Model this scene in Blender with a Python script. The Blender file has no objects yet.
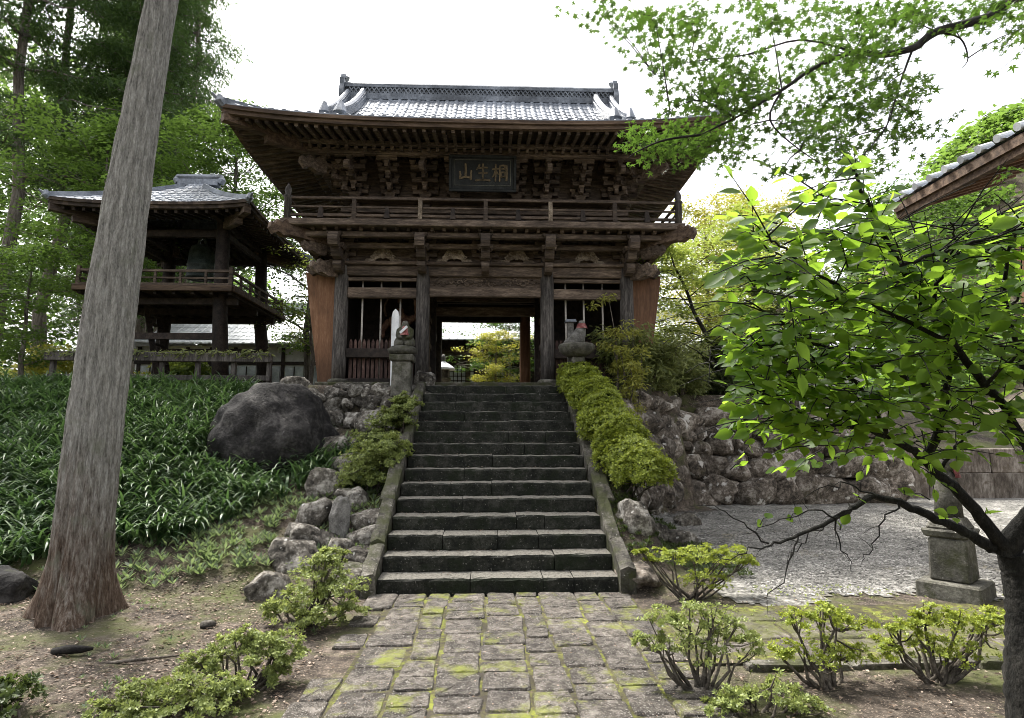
import bpy, math, random
import numpy as np
from mathutils import Vector, Matrix
R = math.radians
rng = np.random.default_rng(11)
random.seed(11)
S = bpy.context.scene
COL = S.collection

# ------------------------------------------------------------------ camera, sky, sun, exposure
CX, CZ, YAW, PITCH, FPX = -0.135, 1.82, 2.314, 7.313, 600.0
cam_data = bpy.data.cameras.new('camera')
cam_data.sensor_width = 36.0
cam_data.lens = 36.0 * FPX / 1024.0
cam_data.clip_start = 0.05
cam_data.clip_end = 3000
cam = bpy.data.objects.new('camera', cam_data)
COL.objects.link(cam)
cam.location = (CX, 0, CZ)
cam.rotation_euler = (R(90 + PITCH), 0, R(-YAW))
S.camera = cam

SUN_EL, SUN_AZ = 60.0, -38.0          # azimuth measured from +Y towards +X
world = bpy.data.worlds.new('World')
S.world = world
world.use_nodes = True
wt = world.node_tree
wt.nodes.clear()
sky = wt.nodes.new('ShaderNodeTexSky')
sky.sky_type = 'NISHITA'
sky.sun_disc = False
sky.sun_elevation = R(SUN_EL)
sky.sun_rotation = R(SUN_AZ)
sky.air_density = 1.0
sky.dust_density = 6.0
sky.ozone_density = 0.6
hs = wt.nodes.new('ShaderNodeHueSaturation')
hs.inputs['Saturation'].default_value = 0.22
bg = wt.nodes.new('ShaderNodeBackground')
bg.inputs['Strength'].default_value = 0.15
wo = wt.nodes.new('ShaderNodeOutputWorld')
wt.links.new(sky.outputs[0], hs.inputs['Color'])
wt.links.new(hs.outputs[0], bg.inputs[0])
wt.links.new(bg.outputs[0], wo.inputs[0])

sd = bpy.data.lights.new('sun', 'SUN')
sd.energy = 2.6
sd.angle = R(9)
sd.color = (1.0, 0.96, 0.88)
sun = bpy.data.objects.new('sun', sd)
COL.objects.link(sun)
sv = Vector((math.sin(R(SUN_AZ)) * math.cos(R(SUN_EL)), math.cos(R(SUN_AZ)) * math.cos(R(SUN_EL)), math.sin(R(SUN_EL))))
sun.rotation_euler = sv.to_track_quat('Z', 'Y').to_euler()
sun.location = sv * 40

S.view_settings.view_transform = 'Standard'
S.view_settings.look = 'None'
S.view_settings.gamma = 1.0
S.view_settings.use_curve_mapping = False
S.view_settings.exposure = 1.62
S.render.engine = 'CYCLES'
S.cycles.max_bounces = 6
S.cycles.diffuse_bounces = 3
S.cycles.glossy_bounces = 2
S.cycles.transmission_bounces = 3
S.cycles.transparent_max_bounces = 4
S.cycles.caustics_reflective = False
S.cycles.caustics_refractive = False
S.cycles.use_denoising = True
S.cycles.filter_width = 0.9

# ------------------------------------------------------------------ design helpers: where a sight line meets a depth or the ground
_fw = Vector((math.sin(R(YAW)) * math.cos(R(PITCH)), math.cos(R(YAW)) * math.cos(R(PITCH)), math.sin(R(PITCH))))
_rt = Vector((math.cos(R(YAW)), -math.sin(R(YAW)), 0))
_up = _rt.cross(_fw)
def ray(px, py):
    return _fw + _rt * ((px - 512) / FPX) - _up * ((py - 359) / FPX)
def at(px, py, Y):
    d = ray(px, py)
    return Vector((CX, 0, CZ)) + d * (Y / d.y)

# ------------------------------------------------------------------ object helpers
WLOC = {}
def wl(o):
    return WLOC.get(o.name, Vector((0, 0, 0)))
def tag(o, label=None, cat=None, group=None, kind=None):
    if label: o['label'] = label
    if cat: o['category'] = cat
    if group: o['group'] = group
    if kind: o['kind'] = kind
    return o
def thing(name, loc, label, cat, group=None):
    o = bpy.data.objects.new(name, None)
    COL.objects.link(o)
    o.location = loc
    o.empty_display_size = 0.1
    WLOC[o.name] = Vector(loc)
    return tag(o, label, cat, group)
def link_mesh(name, me, mat, parent=None, loc=None):
    o = bpy.data.objects.new(name, me)
    COL.objects.link(o)
    if mat: me.materials.append(mat)
    if parent:
        o.parent = parent
        WLOC[o.name] = wl(parent)
    elif loc is not None:
        o.location = loc
        WLOC[o.name] = Vector(loc)
    return o
def np_mesh(name, V, loops, starts, totals, smooth=False):
    me = bpy.data.meshes.new(name)
    me.vertices.add(len(V))
    me.vertices.foreach_set('co', np.asarray(V, dtype=np.float32).ravel())
    me.loops.add(len(loops))
    me.loops.foreach_set('vertex_index', np.asarray(loops, dtype=np.int32))
    me.polygons.add(len(starts))
    me.polygons.foreach_set('loop_start', np.asarray(starts, dtype=np.int32))
    me.polygons.foreach_set('loop_total', np.asarray(totals, dtype=np.int32))
    if smooth:
        me.polygons.foreach_set('use_smooth', np.ones(len(starts), dtype=bool))
    me.update(calc_edges=True)
    me.validate()
    return me

class MB:
    def __init__(s):
        s.v = []; s.f = []
    def add(s, V, F):
        n = len(s.v)
        s.v += [tuple(p) for p in V]
        s.f += [tuple(i + n for i in f) for f in F]
        return s
    def box(s, c, d, rot=None):
        hx, hy, hz = d[0] / 2, d[1] / 2, d[2] / 2
        V = [Vector((x, y, z)) for z in (-hz, hz) for y in (-hy, hy) for x in (-hx, hx)]
        if rot is not None: V = [rot @ p for p in V]
        c = Vector(c)
        return s.add([p + c for p in V], [(0, 2, 3, 1), (4, 5, 7, 6), (0, 1, 5, 4), (2, 6, 7, 3), (0, 4, 6, 2), (1, 3, 7, 5)])
    def bx(s, x0, x1, y0, y1, z0, z1):
        return s.box(((x0 + x1) / 2, (y0 + y1) / 2, (z0 + z1) / 2), (x1 - x0, y1 - y0, z1 - z0))
    def frustum(s, cx, cy, z0, z1, w0, w1, d0=None, d1=None):
        d0 = d0 or w0; d1 = d1 or w1
        V = [(cx + a * w / 2, cy + b * d / 2, z) for z, w, d in ((z0, w0, d0), (z1, w1, d1)) for a, b in ((-1, -1), (1, -1), (1, 1), (-1, 1))]
        return s.add(V, [(3, 2, 1, 0), (4, 5, 6, 7), (0, 1, 5, 4), (1, 2, 6, 5), (2, 3, 7, 6), (3, 0, 4, 7)])
    def bar(s, p, q, w, h, up=(0, 0, 1)):
        p = Vector(p); q = Vector(q); d = (q - p).normalized(); u = Vector(up)
        sd_ = d.cross(u)
        if sd_.length < 1e-4: sd_ = d.cross(Vector((1, 0, 0)))
        sd_.normalize(); u = sd_.cross(d)
        V = [b + sd_ * a * w / 2 + u * c * h / 2 for b in (p, q) for a, c in ((-1, -1), (1, -1), (1, 1), (-1, 1))]
        return s.add(V, [(0, 1, 2, 3), (7, 6, 5, 4), (0, 4, 5, 1), (1, 5, 6, 2), (2, 6, 7, 3), (3, 7, 4, 0)])
    def tube(s, pts, rad, n=8, cap=True, wob=0.0):
        pts = [Vector(p) for p in pts]
        if not hasattr(rad, '__len__'): rad = [rad] * len(pts)
        V = []; F = []
        prev = None
        for i, p in enumerate(pts):
            t = (pts[min(i + 1, len(pts) - 1)] - pts[max(i - 1, 0)])
            if t.length < 1e-7: t = Vector((0, 0, 1))
            t.normalize()
            if prev is None:
                a = t.cross(Vector((0.3, 1, 0.1)) if abs(t.y) < 0.9 else Vector((1, 0, 0))).normalized()
            else:
                a = (prev - t * prev.dot(t))
                a = a.normalized() if a.length > 1e-5 else t.orthogonal().normalized()
            prev = a
            b = t.cross(a)
            for k in range(n):
                an = 2 * math.pi * k / n
                r = rad[i] * (1 + (random.uniform(-wob, wob) if wob else 0))
                V.append(p + a * math.cos(an) * r + b * math.sin(an) * r)
        for i in range(len(pts) - 1):
            for k in range(n):
                F.append((i * n + k, i * n + (k + 1) % n, (i + 1) * n + (k + 1) % n, (i + 1) * n + k))
        if cap:
            F.append(tuple(range(n))[::-1]); F.append(tuple((len(pts) - 1) * n + k for k in range(n)))
        return s.add(V, F)
    def lathe(s, prof, c=(0, 0, 0), n=16, sx=1, sy=1):
        V = []; F = []
        for r, z in prof:
            for k in range(n):
                a = 2 * math.pi * (k + .5) / n
                V.append((c[0] + r * sx * math.cos(a), c[1] + r * sy * math.sin(a), c[2] + z))
        m = len(prof)
        for i in range(m - 1):
            for k in range(n):
                F.append((i * n + k, i * n + (k + 1) % n, (i + 1) * n + (k + 1) % n, (i + 1) * n + k))
        F.append(tuple(range(n))[::-1]); F.append(tuple((m - 1) * n + k for k in range(n)))
        return s.add(V, F)
    def prism(s, poly, o, ux, uy, dv):
        o = Vector(o); ux = Vector(ux); uy = Vector(uy); dv = Vector(dv)
        n = len(poly)
        A = [o + ux * a + uy * b for a, b in poly]
        V = A + [p + dv for p in A]
        F = [tuple(range(n)), tuple(range(2 * n - 1, n - 1, -1))] + [(i, i + n, (i + 1) % n + n, (i + 1) % n) for i in range(n)]
        return s.add(V, F)
    def grid(s, P):
        m, n = len(P), len(P[0])
        V = [p for row in P for p in row]
        F = [(i * n + j, i * n + j + 1, (i + 1) * n + j + 1, (i + 1) * n + j) for i in range(m - 1) for j in range(n - 1)]
        return s.add(V, F)
    def build(s, name, mat, parent=None, loc=None, smooth=False, bevel=0, kind=None, fix=True):
        off = wl(parent) if parent else (Vector(loc) if loc is not None else Vector((0, 0, 0)))
        me = bpy.data.meshes.new(name)
        me.from_pydata([(p[0] - off.x, p[1] - off.y, p[2] - off.z) for p in s.v], [], s.f)
        if fix:
            import bmesh
            bm = bmesh.new(); bm.from_mesh(me)
            bmesh.ops.recalc_face_normals(bm, faces=bm.faces)
            bm.to_mesh(me); bm.free()
        if smooth:
            me.polygons.foreach_set('use_smooth', np.ones(len(me.polygons), dtype=bool))
        me.update()
        o = link_mesh(name, me, mat, parent, loc)
        if bevel:
            b = o.modifiers.new('bevel', 'BEVEL'); b.width = bevel; b.segments = 1; b.limit_method = 'ANGLE'
        if kind: o['kind'] = kind
        return o

# ------------------------------------------------------------------ materials
def nodes_of(name):
    m = bpy.data.materials.new(name); m.use_nodes = True
    nt = m.node_tree; nt.nodes.clear()
    out = nt.nodes.new('ShaderNodeOutputMaterial')
    return m, nt, out
def N(nt, t, **k):
    n = nt.nodes.new(t)
    for a, b in k.items():
        if a in n.inputs: n.inputs[a].default_value = b
        else: setattr(n, a, b)
    return n
def ramp(nt, src, cols, lo=0.3, hi=0.7):
    r = nt.nodes.new('ShaderNodeValToRGB')
    el = r.color_ramp.elements
    while len(el) < len(cols): el.new(0.5)
    for i, c in enumerate(cols):
        el[i].position = lo + (hi - lo) * i / max(1, len(cols) - 1)
        el[i].color = (*c, 1)
    nt.links.new(src, r.inputs[0])
    return r
def surf(name, cols, scale=5, stretch=(1, 1, 1), rough=0.85, bump=0.4, bdist=0.02, bscale=25, spec=0.3, moss=None, moss_amt=0.5, moss_scale=3,
         moss_up=False, speck=None, speck_scale=40, speck_amt=0.62, lo=0.41, hi=0.60, vor=0, world=False, island=0.0, lit_top=None, cells=0):
    """weathered surface: noise-mixed colours, optional moss or lichen stains, optional specks, bumped"""
    m, nt, out = nodes_of(name)
    L = nt.links.new
    tc = N(nt, 'ShaderNodeTexCoord')
    if world:
        g0 = N(nt, 'ShaderNodeNewGeometry'); co = g0.outputs['Position']
    else:
        oi = N(nt, 'ShaderNodeObjectInfo')
        ml = N(nt, 'ShaderNodeMath', operation='MULTIPLY'); ml.inputs[1].default_value = 37.0
        L(oi.outputs['Random'], ml.inputs[0])
        ad = N(nt, 'ShaderNodeVectorMath', operation='ADD')
        L(tc.outputs['Object'], ad.inputs[0]); L(ml.outputs[0], ad.inputs[1])
        co = ad.outputs[0]
    mp = N(nt, 'ShaderNodeMapping'); mp.inputs['Scale'].default_value = stretch
    L(co, mp.inputs['Vector'])
    n1 = N(nt, 'ShaderNodeTexNoise', Scale=scale, Detail=8.0, Roughness=0.62); L(mp.outputs[0], n1.inputs['Vector'])
    n5 = N(nt, 'ShaderNodeTexNoise', Scale=scale * 5.3, Detail=6.0, Roughness=0.7); L(mp.outputs[0], n5.inputs['Vector'])
    av = N(nt, 'ShaderNodeMix', data_type='FLOAT'); av.inputs[0].default_value = 0.42
    L(n1.outputs['Fac'], av.inputs[2]); L(n5.outputs['Fac'], av.inputs[3])
    base = ramp(nt, av.outputs[0], cols, lo, hi).outputs[0]
    n2 = N(nt, 'ShaderNodeTexNoise', Scale=scale * 0.23, Detail=3.0); L(co, n2.inputs['Vector'])
    mr = N(nt, 'ShaderNodeMapRange'); L(n2.outputs['Fac'], mr.inputs[0])
    mr.inputs[1].default_value = 0.3; mr.inputs[2].default_value = 0.7; mr.inputs[3].default_value = 0.55; mr.inputs[4].default_value = 1.35
    if island:
        gi = N(nt, 'ShaderNodeNewGeometry')
        mi = N(nt, 'ShaderNodeMapRange'); L(gi.outputs['Random Per Island'], mi.inputs[0])
        mi.inputs[3].default_value = 1 - island; mi.inputs[4].default_value = 1 + island
        mm = N(nt, 'ShaderNodeMath', operation='MULTIPLY'); L(mr.outputs[0], mm.inputs[0]); L(mi.outputs[0], mm.inputs[1])
        var = mm.outputs[0]
    else: var = mr.outputs[0]
    vm = N(nt, 'ShaderNodeVectorMath', operation='SCALE'); L(base, vm.inputs[0]); L(var, vm.inputs['Scale'])
    col = vm.outputs[0]
    if cells:
        vc = N(nt, 'ShaderNodeTexVoronoi', Scale=cells); L(co, vc.inputs['Vector'])
        sx_ = N(nt, 'ShaderNodeSeparateXYZ'); L(vc.outputs['Color'], sx_.inputs[0])
        mc = N(nt, 'ShaderNodeMapRange'); L(sx_.outputs[0], mc.inputs[0]); mc.inputs[3].default_value = .45; mc.inputs[4].default_value = 1.5
        v2 = N(nt, 'ShaderNodeVectorMath', operation='SCALE'); L(col, v2.inputs[0]); L(mc.outputs[0], v2.inputs['Scale']); col = v2.outputs[0]
    def mixc(fac, a, b):
        mx = N(nt, 'ShaderNodeMix', data_type='RGBA')
        L(fac, mx.inputs[0]); L(a, mx.inputs[6])
        if isinstance(b, tuple): mx.inputs[7].default_value = (*b, 1)
        else: L(b, mx.inputs[7])
        return mx.outputs[2]
    if speck:
        n4 = N(nt, 'ShaderNodeTexNoise', Scale=speck_scale, Detail=3.0); L(co, n4.inputs['Vector'])
        r4 = N(nt, 'ShaderNodeMapRange'); L(n4.outputs['Fac'], r4.inputs[0]); r4.inputs[1].default_value = speck_amt; r4.inputs[2].default_value = speck_amt + 0.06
        col = mixc(r4.outputs[0], col, speck)
    if moss:
        n3 = N(nt, 'ShaderNodeTexNoise', Scale=moss_scale, Detail=7.0, Roughness=0.7); L(co, n3.inputs['Vector'])
        r3 = N(nt, 'ShaderNodeMapRange'); L(n3.outputs['Fac'], r3.inputs[0])
        r3.inputs[1].default_value = 1 - moss_amt - 0.06; r3.inputs[2].default_value = 1 - moss_amt + 0.08
        f = r3.outputs[0]
        if moss_up:
            gg = N(nt, 'ShaderNodeNewGeometry'); sp = N(nt, 'ShaderNodeSeparateXYZ'); L(gg.outputs['Normal'], sp.inputs[0])
            r5 = N(nt, 'ShaderNodeMapRange'); L(sp.outputs['Z'], r5.inputs[0]); r5.inputs[1].default_value = 0.2; r5.inputs[2].default_value = 0.8
            mu = N(nt, 'ShaderNodeMath', operation='MULTIPLY'); L(f, mu.inputs[0]); L(r5.outputs[0], mu.inputs[1]); f = mu.outputs[0]
        col = mixc(f, col, moss)
    if lit_top:                                 # top light painted into the up-facing faces, as a dusty lichen grey
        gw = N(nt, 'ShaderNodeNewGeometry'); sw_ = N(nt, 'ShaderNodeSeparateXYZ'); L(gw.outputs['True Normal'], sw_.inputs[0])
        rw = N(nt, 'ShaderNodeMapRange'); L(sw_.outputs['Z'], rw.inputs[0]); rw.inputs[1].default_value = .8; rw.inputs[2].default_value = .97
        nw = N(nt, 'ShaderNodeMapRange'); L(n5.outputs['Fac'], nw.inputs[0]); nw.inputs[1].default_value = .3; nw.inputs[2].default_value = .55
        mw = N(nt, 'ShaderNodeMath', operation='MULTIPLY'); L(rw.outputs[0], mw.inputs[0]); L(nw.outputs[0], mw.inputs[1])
        col = mixc(mw.outputs[0], col, lit_top)
    b = N(nt, 'ShaderNodeBsdfPrincipled'); b.inputs['Roughness'].default_value = rough
    b.inputs['Specular IOR Level'].default_value = spec
    L(col, b.inputs['Base Color'])
    if bump:
        nb = N(nt, 'ShaderNodeTexNoise', Scale=bscale, Detail=8.0, Roughness=0.65); L(mp.outputs[0], nb.inputs['Vector'])
        h = nb.outputs['Fac']
        if vor:
            vo = N(nt, 'ShaderNodeTexVoronoi', Scale=vor); L(mp.outputs[0], vo.inputs['Vector'])
            ma = N(nt, 'ShaderNodeMath', operation='ADD'); L(h, ma.inputs[0]); L(vo.outputs['Distance'], ma.inputs[1]); h = ma.outputs[0]
        bp = N(nt, 'ShaderNodeBump', Strength=bump, Distance=bdist); L(h, bp.inputs['Height'])
        L(bp.outputs[0], b.inputs['Normal'])
    L(b.outputs[0], out.inputs[0])
    return m
def leafmat(name, cols, glow, tr=0.45, rough=0.45, spec=0.35):
    """thin leaf: colour differs per leaf, part of the light passes through"""
    m, nt, out = nodes_of(name); L = nt.links.new
    g = N(nt, 'ShaderNodeNewGeometry')
    r = ramp(nt, g.outputs['Random Per Island'], cols, 0.0, 1.0)
    b = N(nt, 'ShaderNodeBsdfPrincipled'); b.inputs['Roughness'].default_value = rough; b.inputs['Specular IOR Level'].default_value = spec
    L(r.outputs[0], b.inputs['Base Color'])
    t = N(nt, 'ShaderNodeBsdfTranslucent')
    mx = N(nt, 'ShaderNodeMix', data_type='RGBA'); mx.inputs[0].default_value = 0.5
    L(r.outputs[0], mx.inputs[6]); mx.inputs[7].default_value = (*glow, 1)
    L(mx.outputs[2], t.inputs[0])
    ms = N(nt, 'ShaderNodeMixShader'); ms.inputs[0].default_value = tr
    L(b.outputs[0], ms.inputs[1]); L(t.outputs[0], ms.inputs[2]); L(ms.outputs[0], out.inputs[0])
    return m

WOOD = surf('weathered_wood', [(.018, .013, .010), (.060, .043, .032), (.14, .105, .078)], 4, (1, 1, 5), .8, .5, .012, 14, island=.4, lo=.36, hi=.64)
WOODX = surf('weathered_wood_long', [(.018, .013, .010), (.076, .055, .041), (.19, .145, .109)], 4, (.7, 5, 5), .8, .5, .012, 14, island=.4, lo=.36, hi=.64)
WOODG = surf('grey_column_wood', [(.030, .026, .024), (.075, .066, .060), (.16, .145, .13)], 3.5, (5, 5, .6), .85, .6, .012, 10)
WOODB = surf('brown_board', [(.075, .038, .022), (.16, .08, .042), (.26, .15, .09)], 3, (5, 5, .6), .75, .3, .008, 12, island=.25, lo=.32, hi=.7)
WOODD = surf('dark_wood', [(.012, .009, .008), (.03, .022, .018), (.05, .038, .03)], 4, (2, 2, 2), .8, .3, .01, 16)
WOODR = surf('red_brown_picket', [(.035, .019, .016), (.07, .040, .033), (.12, .078, .064)], 6, (3, 3, 1), .8, .3, .008, 20, island=.25)
WOODP = surf('pale_carved_wood', [(.10, .075, .052), (.22, .175, .13), (.36, .30, .235)], 7, (1, 1, 1), .85, .5, .015, 20)
WOODE = surf('eave_board', [(.040, .025, .017), (.095, .062, .041), (.16, .11, .074)], 3, (.4, 5, 5), .8, .35, .01, 12)
POLE = surf('bleached_pole', [(.25, .22, .19), (.40, .37, .33), (.5, .47, .43)], 6, (2, 2, 1), .8, .2)
TILE = surf('grey_roof_tile', [(.09, .105, .13), (.165, .185, .22), (.255, .28, .32)], 3, (1, 1, 1), .32, .25, .006, 30, spec=.6, moss=(.06, .065, .05), moss_amt=.36, moss_scale=2.2)
TILED = surf('dark_roof_tile', [(.06, .07, .085), (.125, .14, .165), (.21, .23, .26)], 4, (1, 1, 1), .4, .3, .006, 30, spec=.5)
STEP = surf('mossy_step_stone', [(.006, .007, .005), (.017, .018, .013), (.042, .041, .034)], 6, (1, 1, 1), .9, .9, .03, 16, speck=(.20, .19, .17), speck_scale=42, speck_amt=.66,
            moss=(.009, .013, .005), moss_amt=.45, moss_scale=2.6, lit_top=(.17, .158, .135))  # tread tops coloured paler than the risers to carry light from above
KERB = surf('kerb_stone', [(.032, .029, .023), (.08, .073, .060), (.16, .148, .127)], 6, (1, 1, 1), .9, .8, .025, 18, speck=(.4, .39, .36), speck_scale=30, speck_amt=.68,
            moss=(.045, .048, .020), moss_amt=.5, moss_scale=2.4)
ROCK = surf('garden_rock', [(.022, .019, .015), (.115, .102, .085), (.40, .375, .33)], 3.2, (1, 1, 1), .92, .9, .05, 9, speck=(.42, .41, .38), speck_scale=13, speck_amt=.66,
            moss=(.05, .055, .022), moss_amt=.38, moss_scale=2.2, moss_up=True)
ROCKW = surf('wall_rock', [(.028, .023, .018), (.135, .112, .091), (.37, .335, .295)], 3.0, (1, 1, 1), .92, .9, .05, 9, speck=(.50, .48, .45), speck_scale=4.5, speck_amt=.62,
             moss=(.055, .05, .025), moss_amt=.36, moss_scale=2.0)
ROCKD = surf('dark_boulder', [(.006, .005, .005), (.019, .017, .016), (.07, .064, .06)], 2.6, (1, 1, 1), .85, 1.0, .06, 7, speck=(.34, .33, .32), speck_scale=4, speck_amt=.71,
             moss=(.05, .06, .022), moss_amt=.36, moss_scale=1.5, moss_up=True)
GRANITE = surf('carved_granite', [(.085, .08, .072), (.16, .152, .14), (.25, .24, .22)], 9, (1, 1, 1), .9, .7, .015, 40, speck=(.4, .39, .37), speck_scale=60, speck_amt=.66,
               moss=(.06, .065, .03), moss_amt=.4, moss_scale=3.5)
GRANITED = surf('old_granite', [(.055, .052, .042), (.11, .104, .086), (.18, .17, .145)], 7, (1, 1, 1), .9, .8, .02, 30, speck=(.33, .32, .29), speck_scale=50, speck_amt=.68,
                moss=(.045, .047, .022), moss_amt=.45, moss_scale=3)
SLAB = surf('slab_wall_stone', [(.06, .048, .038), (.13, .11, .092), (.25, .225, .20)], 3, (1, 1, .35), .9, .7, .02, 14, island=.25, speck=(.1, .08, .06), speck_scale=4, speck_amt=.62)
PAVE = surf('paving_stone', [(.026, .022, .018), (.066, .057, .048), (.140, .125, .110)], 14, (1, 1, 1), .92, 1.0, .02, 34, island=.22, speck=(.25, .235, .215), speck_scale=95, speck_amt=.6,
            moss=(.15, .165, .028), moss_amt=.41, moss_scale=1.9, world=True)
PAVEM = surf('mossy_paving', [(.04, .034, .028), (.09, .078, .066), (.16, .142, .122)], 16, (1, 1, 1), .92, 1.0, .02, 34, island=.15, moss=(.085, .09, .026), moss_amt=.5, moss_scale=1.6, world=True)
MOSS = surf('joint_moss', [(.045, .038, .028), (.075, .068, .03), (.17, .19, .03)], 4, (1, 1, 1), .95, 1.0, .02, 60, world=True, lo=.42, hi=.6)
SOIL = surf('leafy_soil', [(.028, .021, .016), (.066, .052, .040), (.135, .11, .088)], 9, (1, 1, 1), .95, 1.0, .03, 30, speck=(.24, .19, .15), speck_scale=55, speck_amt=.6,
            moss=(.075, .082, .028), moss_amt=.47, moss_scale=.9, world=True)
GRAVEL = surf('pale_gravel', [(.10, .096, .086), (.175, .168, .152), (.27, .26, .24)], 14, (1, 1, 1), .95, .5, .015, 45, world=True, cells=32, moss=(.17, .15, .10), moss_amt=.37, moss_scale=.7)
def bark_material():
    """grey furrowed bark, wearing to red-brown inner bark near the foot along a ragged border"""
    m, nt, out = nodes_of('cedar_bark'); L = nt.links.new
    tc = N(nt, 'ShaderNodeTexCoord')
    def noise(sc, st, det=8.0, ro=.65):
        mp = N(nt, 'ShaderNodeMapping'); mp.inputs['Scale'].default_value = st; L(tc.outputs['Object'], mp.inputs['Vector'])
        n = N(nt, 'ShaderNodeTexNoise', Scale=sc, Detail=det, Roughness=ro); L(mp.outputs[0], n.inputs['Vector']); return n.outputs['Fac']
    f1 = noise(7, (5, 5, .75)); f2 = noise(20, (4, 4, 1.3)); f3 = noise(1.6, (1, 1, .6), 4)
    a1 = N(nt, 'ShaderNodeMix', data_type='FLOAT'); a1.inputs[0].default_value = .4; L(f1, a1.inputs[2]); L(f2, a1.inputs[3])
    g = ramp(nt, a1.outputs[0], [(.10, .097, .088), (.26, .25, .228), (.43, .42, .39)], .36, .64).outputs[0]
    b_ = ramp(nt, a1.outputs[0], [(.042, .030, .022), (.125, .087, .064), (.25, .195, .152)], .36, .64).outputs[0]
    sp = N(nt, 'ShaderNodeSeparateXYZ'); L(tc.outputs['Object'], sp.inputs[0])
    ad = N(nt, 'ShaderNodeMath', operation='MULTIPLY_ADD'); L(f1, ad.inputs[0]); ad.inputs[1].default_value = 2.2; L(sp.outputs['Z'], ad.inputs[2])
    ad2 = N(nt, 'ShaderNodeMath', operation='MULTIPLY_ADD'); L(f3, ad2.inputs[0]); ad2.inputs[1].default_value = 1.8; L(ad.outputs[0], ad2.inputs[2])
    mr = N(nt, 'ShaderNodeMapRange'); L(ad2.outputs[0], mr.inputs[0]); mr.inputs[1].default_value = 2.2; mr.inputs[2].default_value = 3.5
    mx = N(nt, 'ShaderNodeMix', data_type='RGBA'); L(mr.outputs[0], mx.inputs[0]); L(b_, mx.inputs[6]); L(g, mx.inputs[7])
    li = noise(5, (1, 1, .7), 6)                       # pale lichen and green algae in blotches
    r2 = N(nt, 'ShaderNodeMapRange'); L(li, r2.inputs[0]); r2.inputs[1].default_value = .56; r2.inputs[2].default_value = .68; r2.inputs[4].default_value = .55
    m2 = N(nt, 'ShaderNodeMix', data_type='RGBA'); L(r2.outputs[0], m2.inputs[0]); L(mx.outputs[2], m2.inputs[6]); m2.inputs[7].default_value = (.17, .18, .13, 1)
    b = N(nt, 'ShaderNodeBsdfPrincipled'); b.inputs['Roughness'].default_value = .95; b.inputs['Specular IOR Level'].default_value = .15
    L(m2.outputs[2], b.inputs['Base Color'])
    bp = N(nt, 'ShaderNodeBump', Strength=1.0, Distance=.05); L(a1.outputs[0], bp.inputs['Height']); L(bp.outputs[0], b.inputs['Normal'])
    L(b.outputs[0], out.inputs[0]); return m
BARK = bark_material()
BLACKBARK = surf('black_bark', [(.004, .004, .003), (.011, .010, .008), (.03, .028, .024)], 9, (2, 2, 1), .95, 1.0, .03, 16, moss=(.06, .065, .05), moss_amt=.33, moss_scale=7)
BARKF = surf('forest_bark', [(.07, .06, .05), (.15, .13, .11), (.24, .22, .19)], 4, (4, 4, .5), .95, .8, .05, 8)
TWIG = surf('dark_twig', [(.006, .005, .005), (.016, .014, .012), (.036, .032, .028)], 12, (1, 1, 1), .9, .6, .02, 25, moss=(.05, .055, .042), moss_amt=.28, moss_scale=9)
STEMB = surf('shrub_stem', [(.035, .028, .022), (.085, .072, .058), (.16, .14, .115)], 14, (1, 1, 1), .9, .4, .01, 30)
PLASTER = surf('white_plaster', [(.62, .61, .58), (.74, .73, .70), (.8, .79, .77)], 2, (1, 1, 1), .8, .1)
GLASS = surf('window_glass', [(.30, .33, .34), (.42, .45, .46), (.55, .58, .58)], 1, (1, 1, 1), .12, 0, spec=.7)
PALEROOF = surf('pale_metal_roof', [(.42, .44, .46), (.52, .54, .56), (.62, .64, .66)], 2, (1, 1, 1), .45, .1, spec=.5)
BRONZE = surf('bell_bronze', [(.02, .03, .028), (.04, .055, .05), (.07, .09, .08)], 5, (1, 1, 1), .55, .3)
BLACKB = surf('plaque_black', [(.006, .007, .007), (.012, .014, .014), (.024, .026, .026)], 5, (1, 1, 1), .6, .3)
GOLD = surf('dull_gilt', [(.07, .05, .028), (.13, .095, .05), (.19, .14, .08)], 14, (1, 1, 1), .6, .3)
RIM = surf('plaque_rim', [(.05, .05, .045), (.085, .085, .07), (.12, .12, .1)], 14, (1, 1, 1), .6, .3)
RED = surf("red_cloth", [(.12, .03, .03), (.24, .08, .075), (.40, .22, .20)], 12, (1, 1, 1), .9, .2)
WHITEP = surf('white_paint', [(.66, .67, .68), (.75, .76, .77), (.82, .82, .82)], 6, (1, 1, 1), .6, .1)
STATUE = surf('statue_wood', [(.05, .022, .014), (.12, .06, .035), (.22, .14, .08)], 6, (1, 1, 1), .7, .4)
LF_AZ = leafmat('azalea_leaf', [(.07, .095, .025), (.17, .21, .055), (.33, .38, .12)], (.46, .52, .14), .38)
LF_AZB = leafmat('azalea_leaf_bright', [(.09, .12, .018), (.20, .25, .03), (.34, .39, .055)], (.5, .56, .07), .35)
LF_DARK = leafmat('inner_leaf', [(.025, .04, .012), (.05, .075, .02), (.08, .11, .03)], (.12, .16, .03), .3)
LF_NEAR = leafmat('broad_leaf', [(.024, .060, .010), (.058, .12, .018), (.12, .195, .03)], (.42, .66, .05), .68, .45, .3)
LF_MAPLE = leafmat('maple_leaf', [(.018, .040, .009), (.036, .074, .014), (.062, .112, .020)], (.15, .28, .03), .38)
LF_MAPLE2 = leafmat('maple_leaf_pale', [(.08, .13, .03), (.14, .20, .04), (.22, .28, .06)], (.45, .52, .08), .5)
LF_YEL = leafmat('yellow_leaf', [(.14, .155, .025), (.25, .26, .035), (.36, .35, .055)], (.52, .50, .06), .42)
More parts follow.
